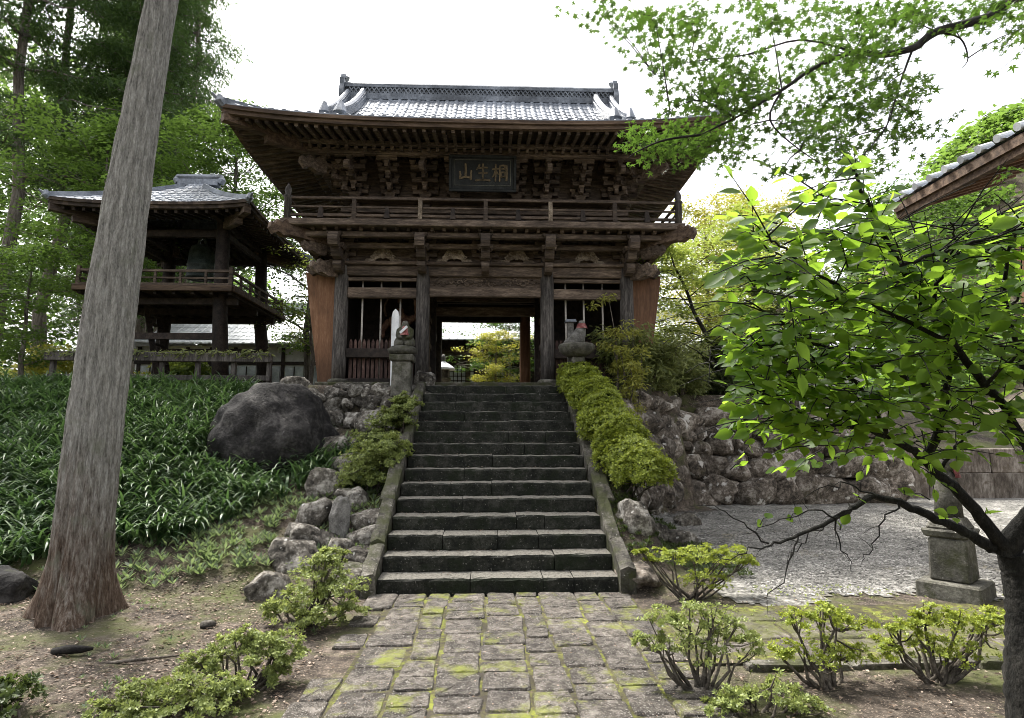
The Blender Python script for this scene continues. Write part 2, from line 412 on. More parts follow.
LF_CED = leafmat('cedar_needles', [(.022, .050, .020), (.042, .082, .028), (.075, .125, .042)], (.17, .28, .06), .42)
LF_FOR = leafmat('forest_leaf', [(.03, .065, .018), (.06, .11, .026), (.10, .165, .036)], (.26, .42, .06), .5)
LF_LIR = leafmat('strap_leaf', [(.016, .042, .014), (.036, .08, .027), (.07, .125, .043), (.13, .19, .075)], (.16, .29, .07), .26, .45, .45)
LF_WEED = leafmat('weed_leaf', [(.05, .08, .038), (.10, .14, .068), (.19, .235, .13)], (.3, .4, .12), .4)
LF_WEEP = leafmat('drooping_leaf', [(.10, .125, .05), (.18, .215, .075), (.30, .33, .12)], (.42, .46, .14), .42)
LF_FEA = leafmat('feathery_leaf', [(.12, .14, .035), (.26, .28, .06), (.44, .42, .09)], (.62, .6, .12), .45)
LF_DEAD = leafmat('dead_leaf', [(.04, .028, .021), (.13, .093, .068), (.36, .29, .235)], (.3, .2, .12), .15, .8, .2)

# ------------------------------------------------------------------ foliage helpers
T_DIA = (np.array([(0, 0, 0), (.5, .3, .05), (1, 0, -.08), (.5, -.3, .05)]), [(0, 3, 2, 1)])
T_FOLD = (np.array([(0, 0, 0), (.45, .27, .1), (1, 0, -.06), (.45, -.27, .1)]), [(0, 2, 1), (0, 3, 2)])
T_NARROW = (np.array([(0, 0, 0), (.5, .13, .03), (1, 0, -.12), (.5, -.13, .03)]), [(0, 3, 2, 1)])
_o = [(0, 0, 0), (.12, .17, .035), (.36, .31, .06), (.64, .28, .045), (.86, .13, 0), (1.08, 0, -.07), (.86, -.13, 0), (.64, -.28, .045), (.36, -.31, .06), (.12, -.17, .035), (.12, 0, -.005), (.36, 0, -.01), (.64, 0, -.02), (.86, 0, -.035)]
T_OVATE = (np.array(_o), [(0, 10, 1), (1, 10, 11, 2), (2, 11, 12, 3), (3, 12, 13, 4), (4, 13, 5), (0, 9, 10), (9, 8, 11, 10), (8, 7, 12, 11), (7, 6, 13, 12), (6, 5, 13)])
def _maple():
    V = [(0.28, 0, 0.02)]; ln = [.36, .62, .72, .62, .36]; angs = [-118, -60, 0, 60, 118]
    tips = []
    for a, l in zip(angs, ln):
        tips.append((.28 + l * math.cos(R(a)), l * math.sin(R(a)), -.07 * l))
    out = [(.0, -.04, 0)]
    for i, t in enumerate(tips):
        out.append(t)
        if i < 4:
            am = (angs[i] + angs[i + 1]) / 2
            out.append((.28 + .2 * math.cos(R(am)), .2 * math.sin(R(am)), .03))
    out.append((.0, .04, 0))
    V += out
    n = len(out)
    return np.array(V), [(0, i + 1, i + 2) for i in range(n - 1)]
T_MAPLE = _maple()
def _tuft(n, el, w, l=1.0):
    V = []; F = []
    for k in range(n):
        a = 2 * math.pi * k / n + .3 * (k % 2); e = R(el + (18 if k % 2 else 0))
        f = np.array((math.cos(a) * math.cos(e), math.sin(a) * math.cos(e), math.sin(e)))
        s_ = np.array((-math.sin(a), math.cos(a), 0)) * w
        b = len(V)
        V += [f * 0.05, f * .55 * l + s_, f * 1.0 * l - np.array((0, 0, .1)), f * .55 * l - s_]
        F.append((b, b + 1, b + 2, b + 3))
    return np.array(V), F
T_TUFT = _tuft(6, 25, .2)
T_SPRAY = _tuft(5, 5, .16)
T_WEED = _tuft(7, 40, .12)

T_PEB = (np.array([(1, 0, .1), (.2, .9, 0), (-.9, .4, .1), (-.7, -.7, 0), (.4, -.8, .1), (0, 0, .7)]), [(0, 1, 5), (1, 2, 5), (2, 3, 5), (3, 4, 5), (4, 0, 5)])
def frames(fw, upv):
    f = fw / (np.linalg.norm(fw, axis=1, keepdims=True) + 1e-9)
    s_ = np.cross(upv, f); s_ /= (np.linalg.norm(s_, axis=1, keepdims=True) + 1e-9)
    u = np.cross(f, s_)
    return np.stack([f, s_, u], axis=2)
def rand_dirs(n, zlo=-1, zhi=1, r=None):
    r = r if r is not None else rng
    a = r.uniform(0, 2 * math.pi, n); z = r.uniform(zlo, zhi, n); q = np.sqrt(np.maximum(0, 1 - z * z))
    return np.stack([q * np.cos(a), q * np.sin(a), z], axis=1)
def scatter(name, T, pos, Rm, size, mat, parent=None, kind=None, smooth=False):
    """one mesh of many small leaves: the template placed at every position"""
    tv, tf = T
    pos = np.asarray(pos, dtype=float); n = len(pos); k = len(tv)
    size = np.broadcast_to(np.asarray(size, dtype=float), (n,))
    V = np.einsum('nij,kj->nki', Rm, tv) * size[:, None, None] + pos[:, None, :]
    off = wl(parent) if parent else Vector((0, 0, 0))
    V = V.reshape(-1, 3) - np.array(off)
    loop1 = np.concatenate([np.array(f) for f in tf]); tot1 = np.array([len(f) for f in tf])
    loops = (loop1[None, :] + (np.arange(n) * k)[:, None]).ravel()
    tots = np.tile(tot1, n)
    starts = np.concatenate([[0], np.cumsum(tots)[:-1]])
    me = np_mesh(name, V, loops, starts, tots, smooth)
    o = link_mesh(name, me, mat, parent)
    if kind: o['kind'] = kind
    return o
def leaf_cloud(name, centers, radii, per, T, size, mat, parent, flat=0.6, tilt=0.6, droop=0.0, kind=None, hollow=0.0):
    """leaves in clumps round the given centres; flat squashes the clump, tilt sets how far leaves lean from level"""
    C = np.repeat(np.asarray(centers, float), per, axis=0); n = len(C)
    Rr = np.repeat(np.broadcast_to(np.asarray(radii, float), (len(centers),)), per)
    d = rand_dirs(n); rr = rng.uniform(hollow, 1, n) ** 0.5
    P = C + d * (rr * Rr)[:, None] * np.array([1, 1, flat])
    f = rand_dirs(n, -.5 - droop, .35 - droop)
    f[:, :2] += d[:, :2] * .7
    u = np.array([0, 0, 1.0]) + rand_dirs(n) * tilt
    return scatter(name, T, P, frames(f, u), rng.uniform(.65, 1.25, n) * size, mat, parent, kind)

def polyline(p, q, n, wob, sag=0.0):
    p = Vector(p); q = Vector(q); out = []; L_ = (q - p).length
    for i in range(n + 1):
        t = i / n
        v = p.lerp(q, t)
        if 0 < i < n: v += Vector((random.uniform(-1, 1), random.uniform(-1, 1), random.uniform(-1, 1))) * wob * L_
        v.z += sag * L_ * 4 * t * (1 - t)
        out.append(v)
    return out
def smooth(pts, k=5):
    P = [Vector(p) for p in pts]
    if len(P) < 3: return P
    out = []
    for i in range(len(P) - 1):
        p0, p1, p2, p3 = P[max(i - 1, 0)], P[i], P[i + 1], P[min(i + 2, len(P) - 1)]
        for q in range(k):
            t = q / k
            out.append(.5 * ((2 * p1) + (p2 - p0) * t + (2 * p0 - 5 * p1 + 4 * p2 - p3) * t * t + (3 * p1 - p0 - 3 * p2 + p3) * t ** 3))
    return out + [P[-1]]
def tree(name, base, h, r0, label, cat, group=None, crown=(0.35, 1.0), spread=2.5, n_limb=14, mat=BARKF, lf=LF_FOR, T=T_DIA, lsize=.12, per=60, clump=.6, flat=.5,
         lean=(0, 0), droop=0.1, rise=.35, trunk_n=7, top_r=.15, tilt=.6, shape=lambda t: math.sin(math.pi * (.15 + .8 * t))):
    """tapered trunk with limbs, and a crown of leaf clumps along the limbs"""
    base = Vector(base)
    root = thing(name, base, label, cat, group)
    w = MB()
    top = base + Vector((lean[0], lean[1], h))
    tr = polyline(base - Vector((0, 0, .2)), top, trunk_n, .012)
    w.tube(tr, [r0 * (1.25 if i == 0 else 1) * (1 - (1 - top_r) * i / trunk_n) for i in range(trunk_n + 1)], 8)
    cs = []; rs = []
    for i in range(n_limb):
        t = crown[0] + (crown[1] - crown[0]) * (i + random.random()) / n_limb
        t = min(t, .99)
        k = t * trunk_n; a = int(k); p = tr[a].lerp(tr[min(a + 1, trunk_n)], k - a)
        ang = i * 2.4 + random.uniform(-.5, .5)
        ln = spread * max(.2, shape((t - crown[0]) / (crown[1] - crown[0]))) * random.uniform(.75, 1.2)
        q = p + Vector((math.cos(ang) * ln, math.sin(ang) * ln, ln * rise * random.uniform(.4, 1.4)))
        pl = polyline(p, q, 4, .05, .04)
        rb = max(.008, r0 * (1 - t * .85) * .42)
        w.tube(pl, [rb * (1 - .8 * j / 4) for j in range(5)], 5)
        for j in (1, 2, 3, 4):
            for m in range(2):
                e = pl[j] + Vector((random.gauss(0, 1), random.gauss(0, 1), random.gauss(0, .4))) * ln * .22
                w.tube([pl[j], pl[j].lerp(e, .5) + Vector((0, 0, .02)), e], [rb * .35, rb * .25, rb * .1], 3, cap=False)
                cs.append(e); rs.append(clump * random.uniform(.6, 1.25))
    w.build('trunk', mat, root, smooth=True, fix=False)
    leaf_cloud('crown', [tuple(c) for c in cs], rs, per, T, lsize, lf, root, flat, tilt, droop)
    return root

# ------------------------------------------------------------------ rocks
def ico(sub):
    import bmesh
    bm = bmesh.new(); bmesh.ops.create_icosphere(bm, subdivisions=sub, radius=1)
    V = np.array([v.co[:] for v in bm.verts]); F = [tuple(v.index for v in f.verts) for f in bm.faces]
    bm.free(); return V, F
ICO = {k: ico(k) for k in (2, 3, 4, 5)}
def rock_verts(size, seed, sub=3, planes=9, rough=.07, lo=.66):
    r = np.random.default_rng(seed)
    D, F = ICO[sub]
    Nn = rand_dirs(planes, -1, 1, r); Nn = np.vstack([Nn, [[0, 0, 1], [0, 0, -1]]])
    dd = r.uniform(lo, 1.0, len(Nn))
    dot = D @ Nn.T
    t = np.where(dot > .05, dd[None, :] / np.maximum(dot, .05), 9)
    soft = -np.log(np.sum(np.exp(-60 * t), axis=1)) / 60
    rad = np.clip(soft, .3, 1.15)
    for fr, am in ((2.5, .8), (5.5, .6), (11, .42), (22, .26)):
        if fr > 12 and sub < 4: continue
        for _ in range(4):
            k = r.normal(0, 1, 3); k = k / np.linalg.norm(k) * fr
            rad = rad + rough * am * .5 * np.sin(D @ k + r.uniform(0, 6.28))
    return D * rad[:, None] * np.asarray(size)[None, :], F
def rotz(V, a):
    c, s_ = math.cos(a), math.sin(a)
    return V @ np.array([[c, s_, 0], [-s_, c, 0], [0, 0, 1]])
def rock(name, c, size, seed, mat, label=None, cat=None, group=None, sub=3, rz=0, rough=.08, parent=None, tilt=0, planes=9, lo=.66):
    V, F = rock_verts(size, seed, sub, planes, rough, lo)
    if tilt:
        ct, st = math.cos(tilt), math.sin(tilt)
        V = V @ np.array([[ct, 0, -st], [0, 1, 0], [st, 0, ct]])
    V = rotz(V, rz)
    me = bpy.data.meshes.new(name)
    off = Vector(c) - (wl(parent) if parent else Vector(c))
    me.from_pydata([tuple(v) for v in (V + np.array(off))], [], F)
    me.polygons.foreach_set('use_smooth', np.ones(len(me.polygons), dtype=bool)); me.update()
    o = link_mesh(name, me, mat, parent, None if parent else Vector(c))
    if label: tag(o, label, cat, group)
    return o

# ------------------------------------------------------------------ terrain
def sm(t):
    t = np.clip(t, 0, 1); return t * t * (3 - 2 * t)
Y0, TR, RI, HW, NS = 7.223, 0.359, 0.190, 1.401, 15     # stair foot, tread, riser, half width, steps
YT = Y0 + TR * (NS - 1)
def H(x, y, detail=True):
    x = np.asarray(x, float); y = np.asarray(y, float)
    zs = np.clip((y - 7.1) / (YT - 7.1), 0, 1) * 2.84
    k = sm((-x - 4.2) / 1.2)                                   # 1 on the open planted bank, 0 beside the stairs
    b_open = np.interp(y, [7.0, 11.6, 13.4], [0, 2.15, 2.84])
    b_near = 1.95 * np.clip((y - 7.2) / 4.9, 0, 1) + .89 * sm((y - 12.15) / .35)
    left = b_open * k + b_near * (1 - k) + .035 * np.clip(-x - 2, 0, 6)
    left = np.minimum(left, 2.86)
    xt = np.interp(y, [0, 11.9, 13.6, 30], [1.75, 1.75, 4.0, 4.0]); xf = np.interp(y, [0, 8, 11.7, 13.6, 30], [2.5, 2.65, 2.75, 4.7, 4.7])
    wr = 1 - sm((x - xt) / (xf - xt))
    yard = .25 * np.clip((y - 6) / 8, 0, 1)
    T = np.interp(x, [2, 6, 9, 9.5, 40], [2.84, 2.84, 2.25, 1.42, 1.42])
    T = T + (2.84 - T) * sm((y - 16.5) / 6)
    yw = np.where(x < 9.15, 14.35, 15.55)
    right = yard * (1 - wr) + zs * wr
    right = right + (T - right) * sm((y - yw) / .35) * (1 - wr)
    h = np.where(x < 0, left, right)
    mid = np.clip(1 - (np.abs(x) - 1.35) / .12, 0, 1)
    h = h * (1 - mid) + np.where((y > 7.1) & (y < YT), np.maximum(zs - .4, -.05), zs) * mid
    if detail:
        n = .5 * np.sin(x * 3.1 + 1.3 * np.sin(y * 2.3)) + .5 * np.sin(y * 4.3 + 1.7 * np.sin(x * 1.9)) + .35 * np.sin(x * 9.7 + y * 7.1) * np.sin(y * 11.3 - x * 5.2)
        a = np.where(np.abs(x) < 1.75, .0, .018) * np.where(x > 2.0, .35, 1.0)
        h = h + n * a
    return h
def hz(x, y):
    return float(H(x, y))
def gpt(px, py, y0=3.0, y1=40.0):
    """where the sight line through a pixel first meets the ground"""
    d = ray(px, py); y = y0
    while y < y1:
        p = Vector((CX, 0, CZ)) + d * (y / d.y)
        if p.z <= hz(p.x, p.y): return p
        y += .02
    return p
def sheet(name, xs, ys, mask, mat, dz=0.0, kind='structure'):
    X, Y = np.meshgrid(xs, ys); Z = H(X, Y) + dz
    m, n = X.shape
    V = np.stack([X, Y, Z], -1).reshape(-1, 3)
    i, j = np.meshgrid(np.arange(m - 1), np.arange(n - 1), indexing='ij')
    q = np.stack([i * n + j, i * n + j + 1, (i + 1) * n + j + 1, (i + 1) * n + j], -1).reshape(-1, 4)
    if mask is not None:
        cx = (X[:-1, :-1] + X[1:, 1:]) / 2; cy = (Y[:-1, :-1] + Y[1:, 1:]) / 2
        q = q[mask(cx, cy).reshape(-1)]
    me = np_mesh(name, V, q.ravel(), np.arange(len(q)) * 4, np.full(len(q), 4), True)
    o = link_mesh(name, me, mat); o['kind'] = kind
    return o
xs = np.concatenate([[-900, -300, -120, -60, -35, -22, -16], np.arange(-12.5, 14.5, .11), [17, 22, 35, 60, 120, 300, 900]])
ys = np.concatenate([[-300, -60, -20, -8, -3], np.arange(0, 17.5, .11), [18.5, 20, 23, 28, 40, 70, 130, 300, 900]])
sheet('ground', xs, ys, None, SOIL)
gx = np.arange(1.9, 20, .06); gy = np.arange(5.5, 15.6, .06)
def gmask(x, y):
    e = .25 * np.sin(x * 1.7) + .12 * np.sin(x * 5.1 + 1) + .05 * np.sin(x * 17) + .05 * np.sin(x * 41 + y * 3)
    lo = 6.75 + e
    xl = np.interp(y, [6, 7.5, 8.6, 12.5, 13, 14.4], [2.2, 2.75, 2.9, 3.2, 4.9, 4.9]) + .12 * np.sin(y * 4.1)
    return (y > lo) & (x > xl) & ((y < 14.28) | (x > 9.1))
sheet('gravel_yard', gx, gy, gmask, GRAVEL, .012)

# stone paving: every slab has its own outline, moss grows in the joints
def slab_into(mb, x0, x1, y0, y1, z, th, j, r, wob=.012):
    c = [(x0 + j, y0 + j), (x1 - j, y0 + j), (x1 - j, y1 - j), (x0 + j, y1 - j)]
    c = [(a + r.uniform(-wob, wob) * 1.4, b + r.uniform(-wob, wob) * 1.4) for a, b in c]
    out = []
    for i in range(4):
        a, b = c[i], c[(i + 1) % 4]
        for t in (0, .1, .37, .63, .9):
            q = [a[0] + (b[0] - a[0]) * t, a[1] + (b[1] - a[1]) * t]
            if t == 0:
                q[0] += (sum(p[0] for p in c) / 4 - q[0]) * .05; q[1] += (sum(p[1] for p in c) / 4 - q[1]) * .05
            else:
                q[0] += r.uniform(-wob, wob) * .5; q[1] += r.uniform(-wob, wob) * .5
            out.append(q)
    n = len(out); mx = sum(p[0] for p in out) / n; my = sum(p[1] for p in out) / n
    tx, ty = r.uniform(-.02, .02), r.uniform(-.02, .02)
    zz = lambda p, d=0: z + tx * (p[0] - mx) + ty * (p[1] - my) + d
    V = [(p[0], p[1], z - th) for p in out] + [(p[0], p[1], zz(p, -.014)) for p in out]
    inn = [(p[0] + (mx - p[0]) * .06, p[1] + (my - p[1]) * .06) for p in out]
    V += [(p[0], p[1], zz(p, r.uniform(-.003, .003))) for p in inn]
    in2 = [(p[0] + (mx - p[0]) * .5, p[1] + (my - p[1]) * .5) for p in out]
    V += [(p[0], p[1], zz(p, r.uniform(-.006, .006))) for p in in2] + [(mx, my, z)]
    F = []
    for l in range(3):
        for i in range(n):
            F.append((l * n + i, l * n + (i + 1) % n, (l + 1) * n + (i + 1) % n, (l + 1) * n + i))
    F += [(3 * n + i, 3 * n + (i + 1) % n, 4 * n) for i in range(n)]
    mb.add(V, F)
pr = np.random.default_rng(4)
pv = MB()
edges = [-1.46, -1.17, -.80, -.53, -.16, .20, .46, .83, 1.14, 1.50]
def edge_x(i, y): return edges[i] + .022 * math.sin(i * 2.1 + y * 1.7) + .012 * math.sin(i * 5.3 + y * 4.1)
for i in range(len(edges) - 1):
    y = 2.2 + pr.uniform(0, .3)
    while y < 7.12:
        d = pr.uniform(.24, .50)
        if y + d > 7.0: d = 7.2 - y
        if d > .1 and not (i < 1 and pr.random() < .4):
            ym = y + d / 2
            slab_into(pv, edge_x(i, ym), edge_x(i + 1, ym), y, y + d, .034 + pr.uniform(-.005, .006), .06, .011, pr, .010)
        y += d
pv.build('stone_path', PAVE, kind='structure', smooth=False, fix=False)
cp = MB()
for (y0, y1) in ((5.0, 5.5), (5.5, 6.02), (6.02, 6.5)):
    x = 1.6
    while x < 9:
        d = pr.uniform(.45, .85)
        slab_into(cp, x, x + d, y0, y1, .028 + pr.uniform(-.008, .008), .07, .014, pr)
        x += d
cp.build('side_path', PAVEM, kind='structure', smooth=False, fix=False)
msx = np.arange(-1.75, 9, .09); msy = np.arange(2.2, 7.2, .09)
sheet('mossy_joints', msx, msy, lambda x, y: (((x < 1.52) & (x > -1.2)) | ((x > 1.5) & (y > 4.96) & (y < 6.53))), MOSS, .021)
# long edging stones between the side path and the planted bed
ed = MB(); x = 1.9
while x < 8.5:
    d = pr.uniform(.7, 1.1); slab_into(ed, x, x + d, 4.84, 4.97, .05, .1, .006, pr, .006); x += d
ed.build('path_edging', KERB, kind='structure', fix=False)

# ------------------------------------------------------------------ stone stairs
st = thing('stone_stairs', (0, Y0, 0), 'broad flight of dark mossy stone steps climbing to the temple gate', 'stairs')
sr = np.random.default_rng(8)
def worn_block(mb, x0, x1, y0, y1, z0, z1, r):
    """step block with a weathered, slightly uneven upper edge"""
    n = max(3, int((x1 - x0) / .09))
    P = []
    prof = [(y0 + .012, z0), (y0, z0 + .04), (y0, z1 - .03), (y0 + .014, z1 - .006), (y0 + .05, z1), ((y0 + y1) / 2, z1 - .004), (y1, z1)]
    ins = .004
    for a in range(n + 1):
        x = x0 + ins + (x1 - x0 - 2 * ins) * a / n
        e = 1 if 0 < a < n else .35
        row = []
        for q, (yy, zz_) in enumerate(prof):
            row.append((x, yy + r.uniform(-.009, .009) * e + (.008 if e < 1 and q < 5 else 0), zz_ + (r.uniform(-.008, .004) if q >= 2 else 0) - (.007 if e < 1 and 2 <= q < 5 else 0)))
        P.append(row)
    mb.grid(P)
    b = len(mb.v)
    for P_ in (P[0], P[-1]):
        mb.add(P_ + [(P_[0][0], y1, z0)], [tuple(range(len(P_) + 1))])
for i in range(NS):
    m = MB(); x = -HW; y0 = Y0 + TR * i; z1 = RI * (i + 1)
    cuts = sorted(sr.uniform(-.9, .9) for _ in range(sr.integers(2, 4)))
    cuts = [-HW] + [c for k, c in enumerate(cuts) if k == 0 or c - cuts[k - 1] > .35] + [HW]
    for a, b in zip(cuts[:-1], cuts[1:]):
        dy = sr.uniform(-.012, .012); dzz = sr.uniform(-.008, .006)
        worn_block(m, a, b, y0 + dy, y0 + TR + .06 if i < NS - 1 else y0 + .75, z1 - RI - .03, z1 + dzz, sr)
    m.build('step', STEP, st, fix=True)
for sx in (-1, 1):                       # sloping kerb stones either side
    x0, x1 = (HW + .012, HW + .20)
    cuts = [-.12, .55, 1.35, 2.2, 3.0, 3.8, 4.55, 5.15]
    for a, b in zip(cuts[:-1], cuts[1:]):
        za = .24 + (a) / (YT - Y0) * 2.66; zb = .24 + b / (YT - Y0) * 2.66
        if a < 0: za = .30
        m = MB()
        d = sr.uniform(-.03, .05); dz = sr.uniform(-.04, .03)
        X0, X1 = sx * (x0 + d * .3), sx * (x1 + d)
        n = 6; rows = []
        for k in range(n + 1):
            t = k / n; y = Y0 + a + .008 + (b - a - .016) * t; z = za + (zb - za) * t + dz
            e = -.012 if k in (0, n) else 0
            q = lambda s_=.016: sr.uniform(-s_, s_)
            rows.append([(X0, y, z - .75), (X0 + q(.004), y, z - .02 + e), (X0 + (X1 - X0) * .12, y + q(), z + q() + e), ((X0 + X1) / 2, y + q(), z + .006 + q() + e), (X1 - (X1 - X0) * .1, y + q(), z + q() + e), (X1 + q(), y, z - .025), (X1, y, z - .75)])
        m.grid(rows)
        for rr in (rows[0], rows[-1]): m.add(rr, [tuple(range(len(rr)))])
        m.build('kerb_stone', KERB, st)

# ------------------------------------------------------------------ dry stone walls (each stone a part)
def stone_wall(name, label, pts, base, tops, depth, course, mat, seed, facing, core):
    """pts: plan line; base/tops: heights at its ends; stones laid in uneven courses"""
    r = np.random.default_rng(seed)
    (xa, ya), (xb, yb) = pts
    L_ = math.hypot(xb - xa, yb - ya); ux, uy = (xb - xa) / L_, (yb - ya) / L_
    ang = math.atan2(uy, ux); nx, ny = facing
    root = thing(name, ((xa + xb) / 2, (ya + yb) / 2, min(base)), label, 'stone wall')
    c = MB(); bt = depth * .45
    A = Vector((xa - nx * bt, ya - ny * bt, 0)); B = Vector((xb - nx * bt, yb - ny * bt, 0))
    c.add([(A.x, A.y, base[0] - .3), (B.x, B.y, base[1] - .3), (B.x, B.y, tops[1] - .12), (A.x, A.y, tops[0] - .12),
           (A.x - nx * .3, A.y - ny * .3, base[0] - .3), (B.x - nx * .3, B.y - ny * .3, base[1] - .3), (B.x - nx * .3, B.y - ny * .3, tops[1] - .12), (A.x - nx * .3, A.y - ny * .3, tops[0] - .12)],
          [(0, 1, 2, 3), (4, 7, 6, 5), (3, 2, 6, 7), (0, 4, 5, 1), (0, 3, 7, 4), (1, 5, 6, 2)])
    c.build('core', core, root)
    v = 0; k = 0; count = 0
    while True:
        h = r.uniform(*course) * (1.15 if v < .3 else .95)
        s_ = -r.uniform(0, .25)
        while s_ < L_:
            w = h * r.uniform(.8, 2.2)
            t = min(max((s_ + w / 2) / L_, 0), 1)
            zb = base[0] + (base[1] - base[0]) * t; zt = tops[0] + (tops[1] - tops[0]) * t
            zc = zb + v + h / 2 + r.uniform(-.05, .05)
            if zc < zt - h * .2 and count < 99:
                batter = (v / max(.1, zt - zb)) * .22
                p = (xa + ux * (s_ + w / 2) - nx * batter, ya + uy * (s_ + w / 2) - ny * batter + r.uniform(-.04, .04), zc)
                rock('stone', p, (w * .64, depth * .6, h * .70), int(r.integers(1e6)), mat, sub=3, rz=ang + r.uniform(-.2, .2), parent=root, tilt=r.uniform(-.35, .35), rough=.12, planes=7)
                count += 1
            s_ += w * .94
        v += h * .92; k += 1
        if v > max(tops[0] - base[0], tops[1] - base[1]): break
    return root
stone_wall('retaining_wall', 'rough dry stone retaining wall of big lit rocks behind the gravel yard', ((2.6, 13.95), (9.2, 14.25)), (.2, .22), (2.75, 2.35),   .62, (.30, .66), ROCKW, 21, (0, -1), SOIL)
stone_wall('flank_wall', 'flank of piled brown rocks under the drooping bush right of the hedge', ((2.15, 11.2), (4.1, 13.75)), (.45, .25), (2.5, 2.7), .6, (.34, .6), ROCKW, 52, (.79, -.61), SOIL)
stone_wall('terrace_wall', 'low dark wall of piled stones under the picket bay left of the steps', ((-5.0, 12.35), (-1.7, 12.2)), (1.55, 1.75), (2.86, 2.8), .42, (.20, .36), ROCK, 33, (0, -1), SOIL)
# wall of tall dressed slabs at the right of the yard
sw = thing('slab_wall', (10.9, 15.3, .2), 'smooth brown wall of upright dressed stone slabs closing the gravel yard', 'stone wall')
x = 8.6
while x < 13.2:
    w = pr.uniform(.55, 1.0)
    if x < 11.6:
        MB().bx(x + .008, x + w - .008, 15.1 + pr.uniform(-.03, .03), 15.55, .1, 1.44 + pr.uniform(-.05, .05)).build('slab', SLAB, sw, bevel=.02)
    else:
        MB().bx(x + .008, x + w - .008, 14.95 + pr.uniform(-.02, .02), 15.45, .1, .88).build('slab', SLAB, sw, bevel=.02)
        MB().bx(x + .008, x + w - .008, 15.0 + pr.uniform(-.02, .02), 15.45, .89, 1.5).build('slab', SLAB, sw, bevel=.02)
    x += w

# ------------------------------------------------------------------ roofs and eaves shared by the gate, the bell tower and the halls
class Roof:
    """curved tiled roof; dg: how far the hips run in before the gable starts (None: full hip)"""
    def __init__(s, cx, cy, hx, hy, z0, a, b, dg=None, lift=.3, gover=.1):
        s.cx, s.cy, s.hx, s.hy, s.z0, s.a, s.b, s.lift, s.gover = cx, cy, hx, hy, z0, a, b, lift, gover
        s.dg = dg if dg is not None else min(hx, hy)
    def zd(s, d): return s.z0 + s.a * d + s.b * d * d
    def edge(s, t): return s.lift * abs(t) ** 3.2
    def front(s, t, d, sign=-1):
        w = s.hx - d if d <= s.dg else s.hx - s.dg + s.gover
        return Vector((s.cx + t * w, s.cy + sign * (s.hy - d), s.zd(d) + s.edge(t) * max(0, 1 - d / s.dg) ** 1.5))
    def side(s, t, d, sign=1):
        w = s.hy - d
        return Vector((s.cx + sign * (s.hx - d), s.cy + t * w, s.zd(d) + s.edge(t) * max(0, 1 - d / s.dg) ** 1.5))
    def tiles(s, name, mat, parent, pitch=.245, amp=.05, row=.24):
        mb = MB()
        def face(fn, width, D, sign):
            n = max(20, int(2 * width / (pitch / 8))); nr = max(3, int(D / row))
            P = []
            for r_ in range(nr):
                for q in (0, 1):
                    d = D * (r_ + q * .999) / nr
                    dz = .018 * (1 - q) if r_ else .02 * (1 - q)
                    line = []
                    for i in range(n + 1):
                        t = -1 + 2 * i / n
                        p = fn(t, d, sign)
                        along = (p.x - s.cx) if fn == s.front else (p.y - s.cy)
                        ph = (along / pitch) % 1.0
                        wv = max(0, math.cos((ph - .5) * 2 * math.pi)) ** .7 * 1.0 + .25 * math.cos(ph * 2 * math.pi)
                        line.append((p.x, p.y, p.z + amp * wv + dz))
                    P.append(line)
            e = [(p[0], p[1], p[2] - .05) for p in P[0]]
            mb.grid([e] + P)
        face(s.front, s.hx, s.hy, -1); face(s.front, s.hx, s.hy, 1)
        face(s.side, s.hy, s.dg, 1); face(s.side, s.hy, s.dg, -1)
        return mb.build(name, mat, parent, smooth=False, fix=False)
    def hip_line(s, sx, sy, n=8, lift=.02):
        return [Vector((s.cx + sx * (s.hx - d), s.cy + sy * (s.hy - d), s.zd(d) + s.lift * (1 - d / s.dg) ** 1.5 + lift)) for d in [s.dg * i / n for i in range(n + 1)]]
    def hip_ridge(s, mat, parent, sx, sy, w=.2, h=.22, spike=True):
        pl = s.hip_line(sx, sy)
        m = MB()
        for k, (ww, dz) in enumerate(((w, 0), (w * .82, h * .45), (w * .6, h * .85))):
            for a, b in zip(pl[:-1], pl[1:]): m.bar(a + Vector((0, 0, dz)), b + Vector((0, 0, dz)), ww, h * .5)
        e = pl[0]; dr = (pl[0] - pl[1]).normalized()
        m.tube([e - dr * .05 + Vector((0, 0, -.08)), e + dr * .06 + Vector((0, 0, .03)), e + dr * .05 + Vector((0, 0, h * 1.5))], [w * .55, w * .75, w * .35], 8)
        if spike: m.tube([e - dr * .05 + Vector((0, 0, .02)), e + dr * .10 + Vector((0, 0, .06)), e + dr * .20 + Vector((0, 0, .16))], [.06, .05, .02], 6)
        m.build('hip_ridge', mat, parent, fix=False)
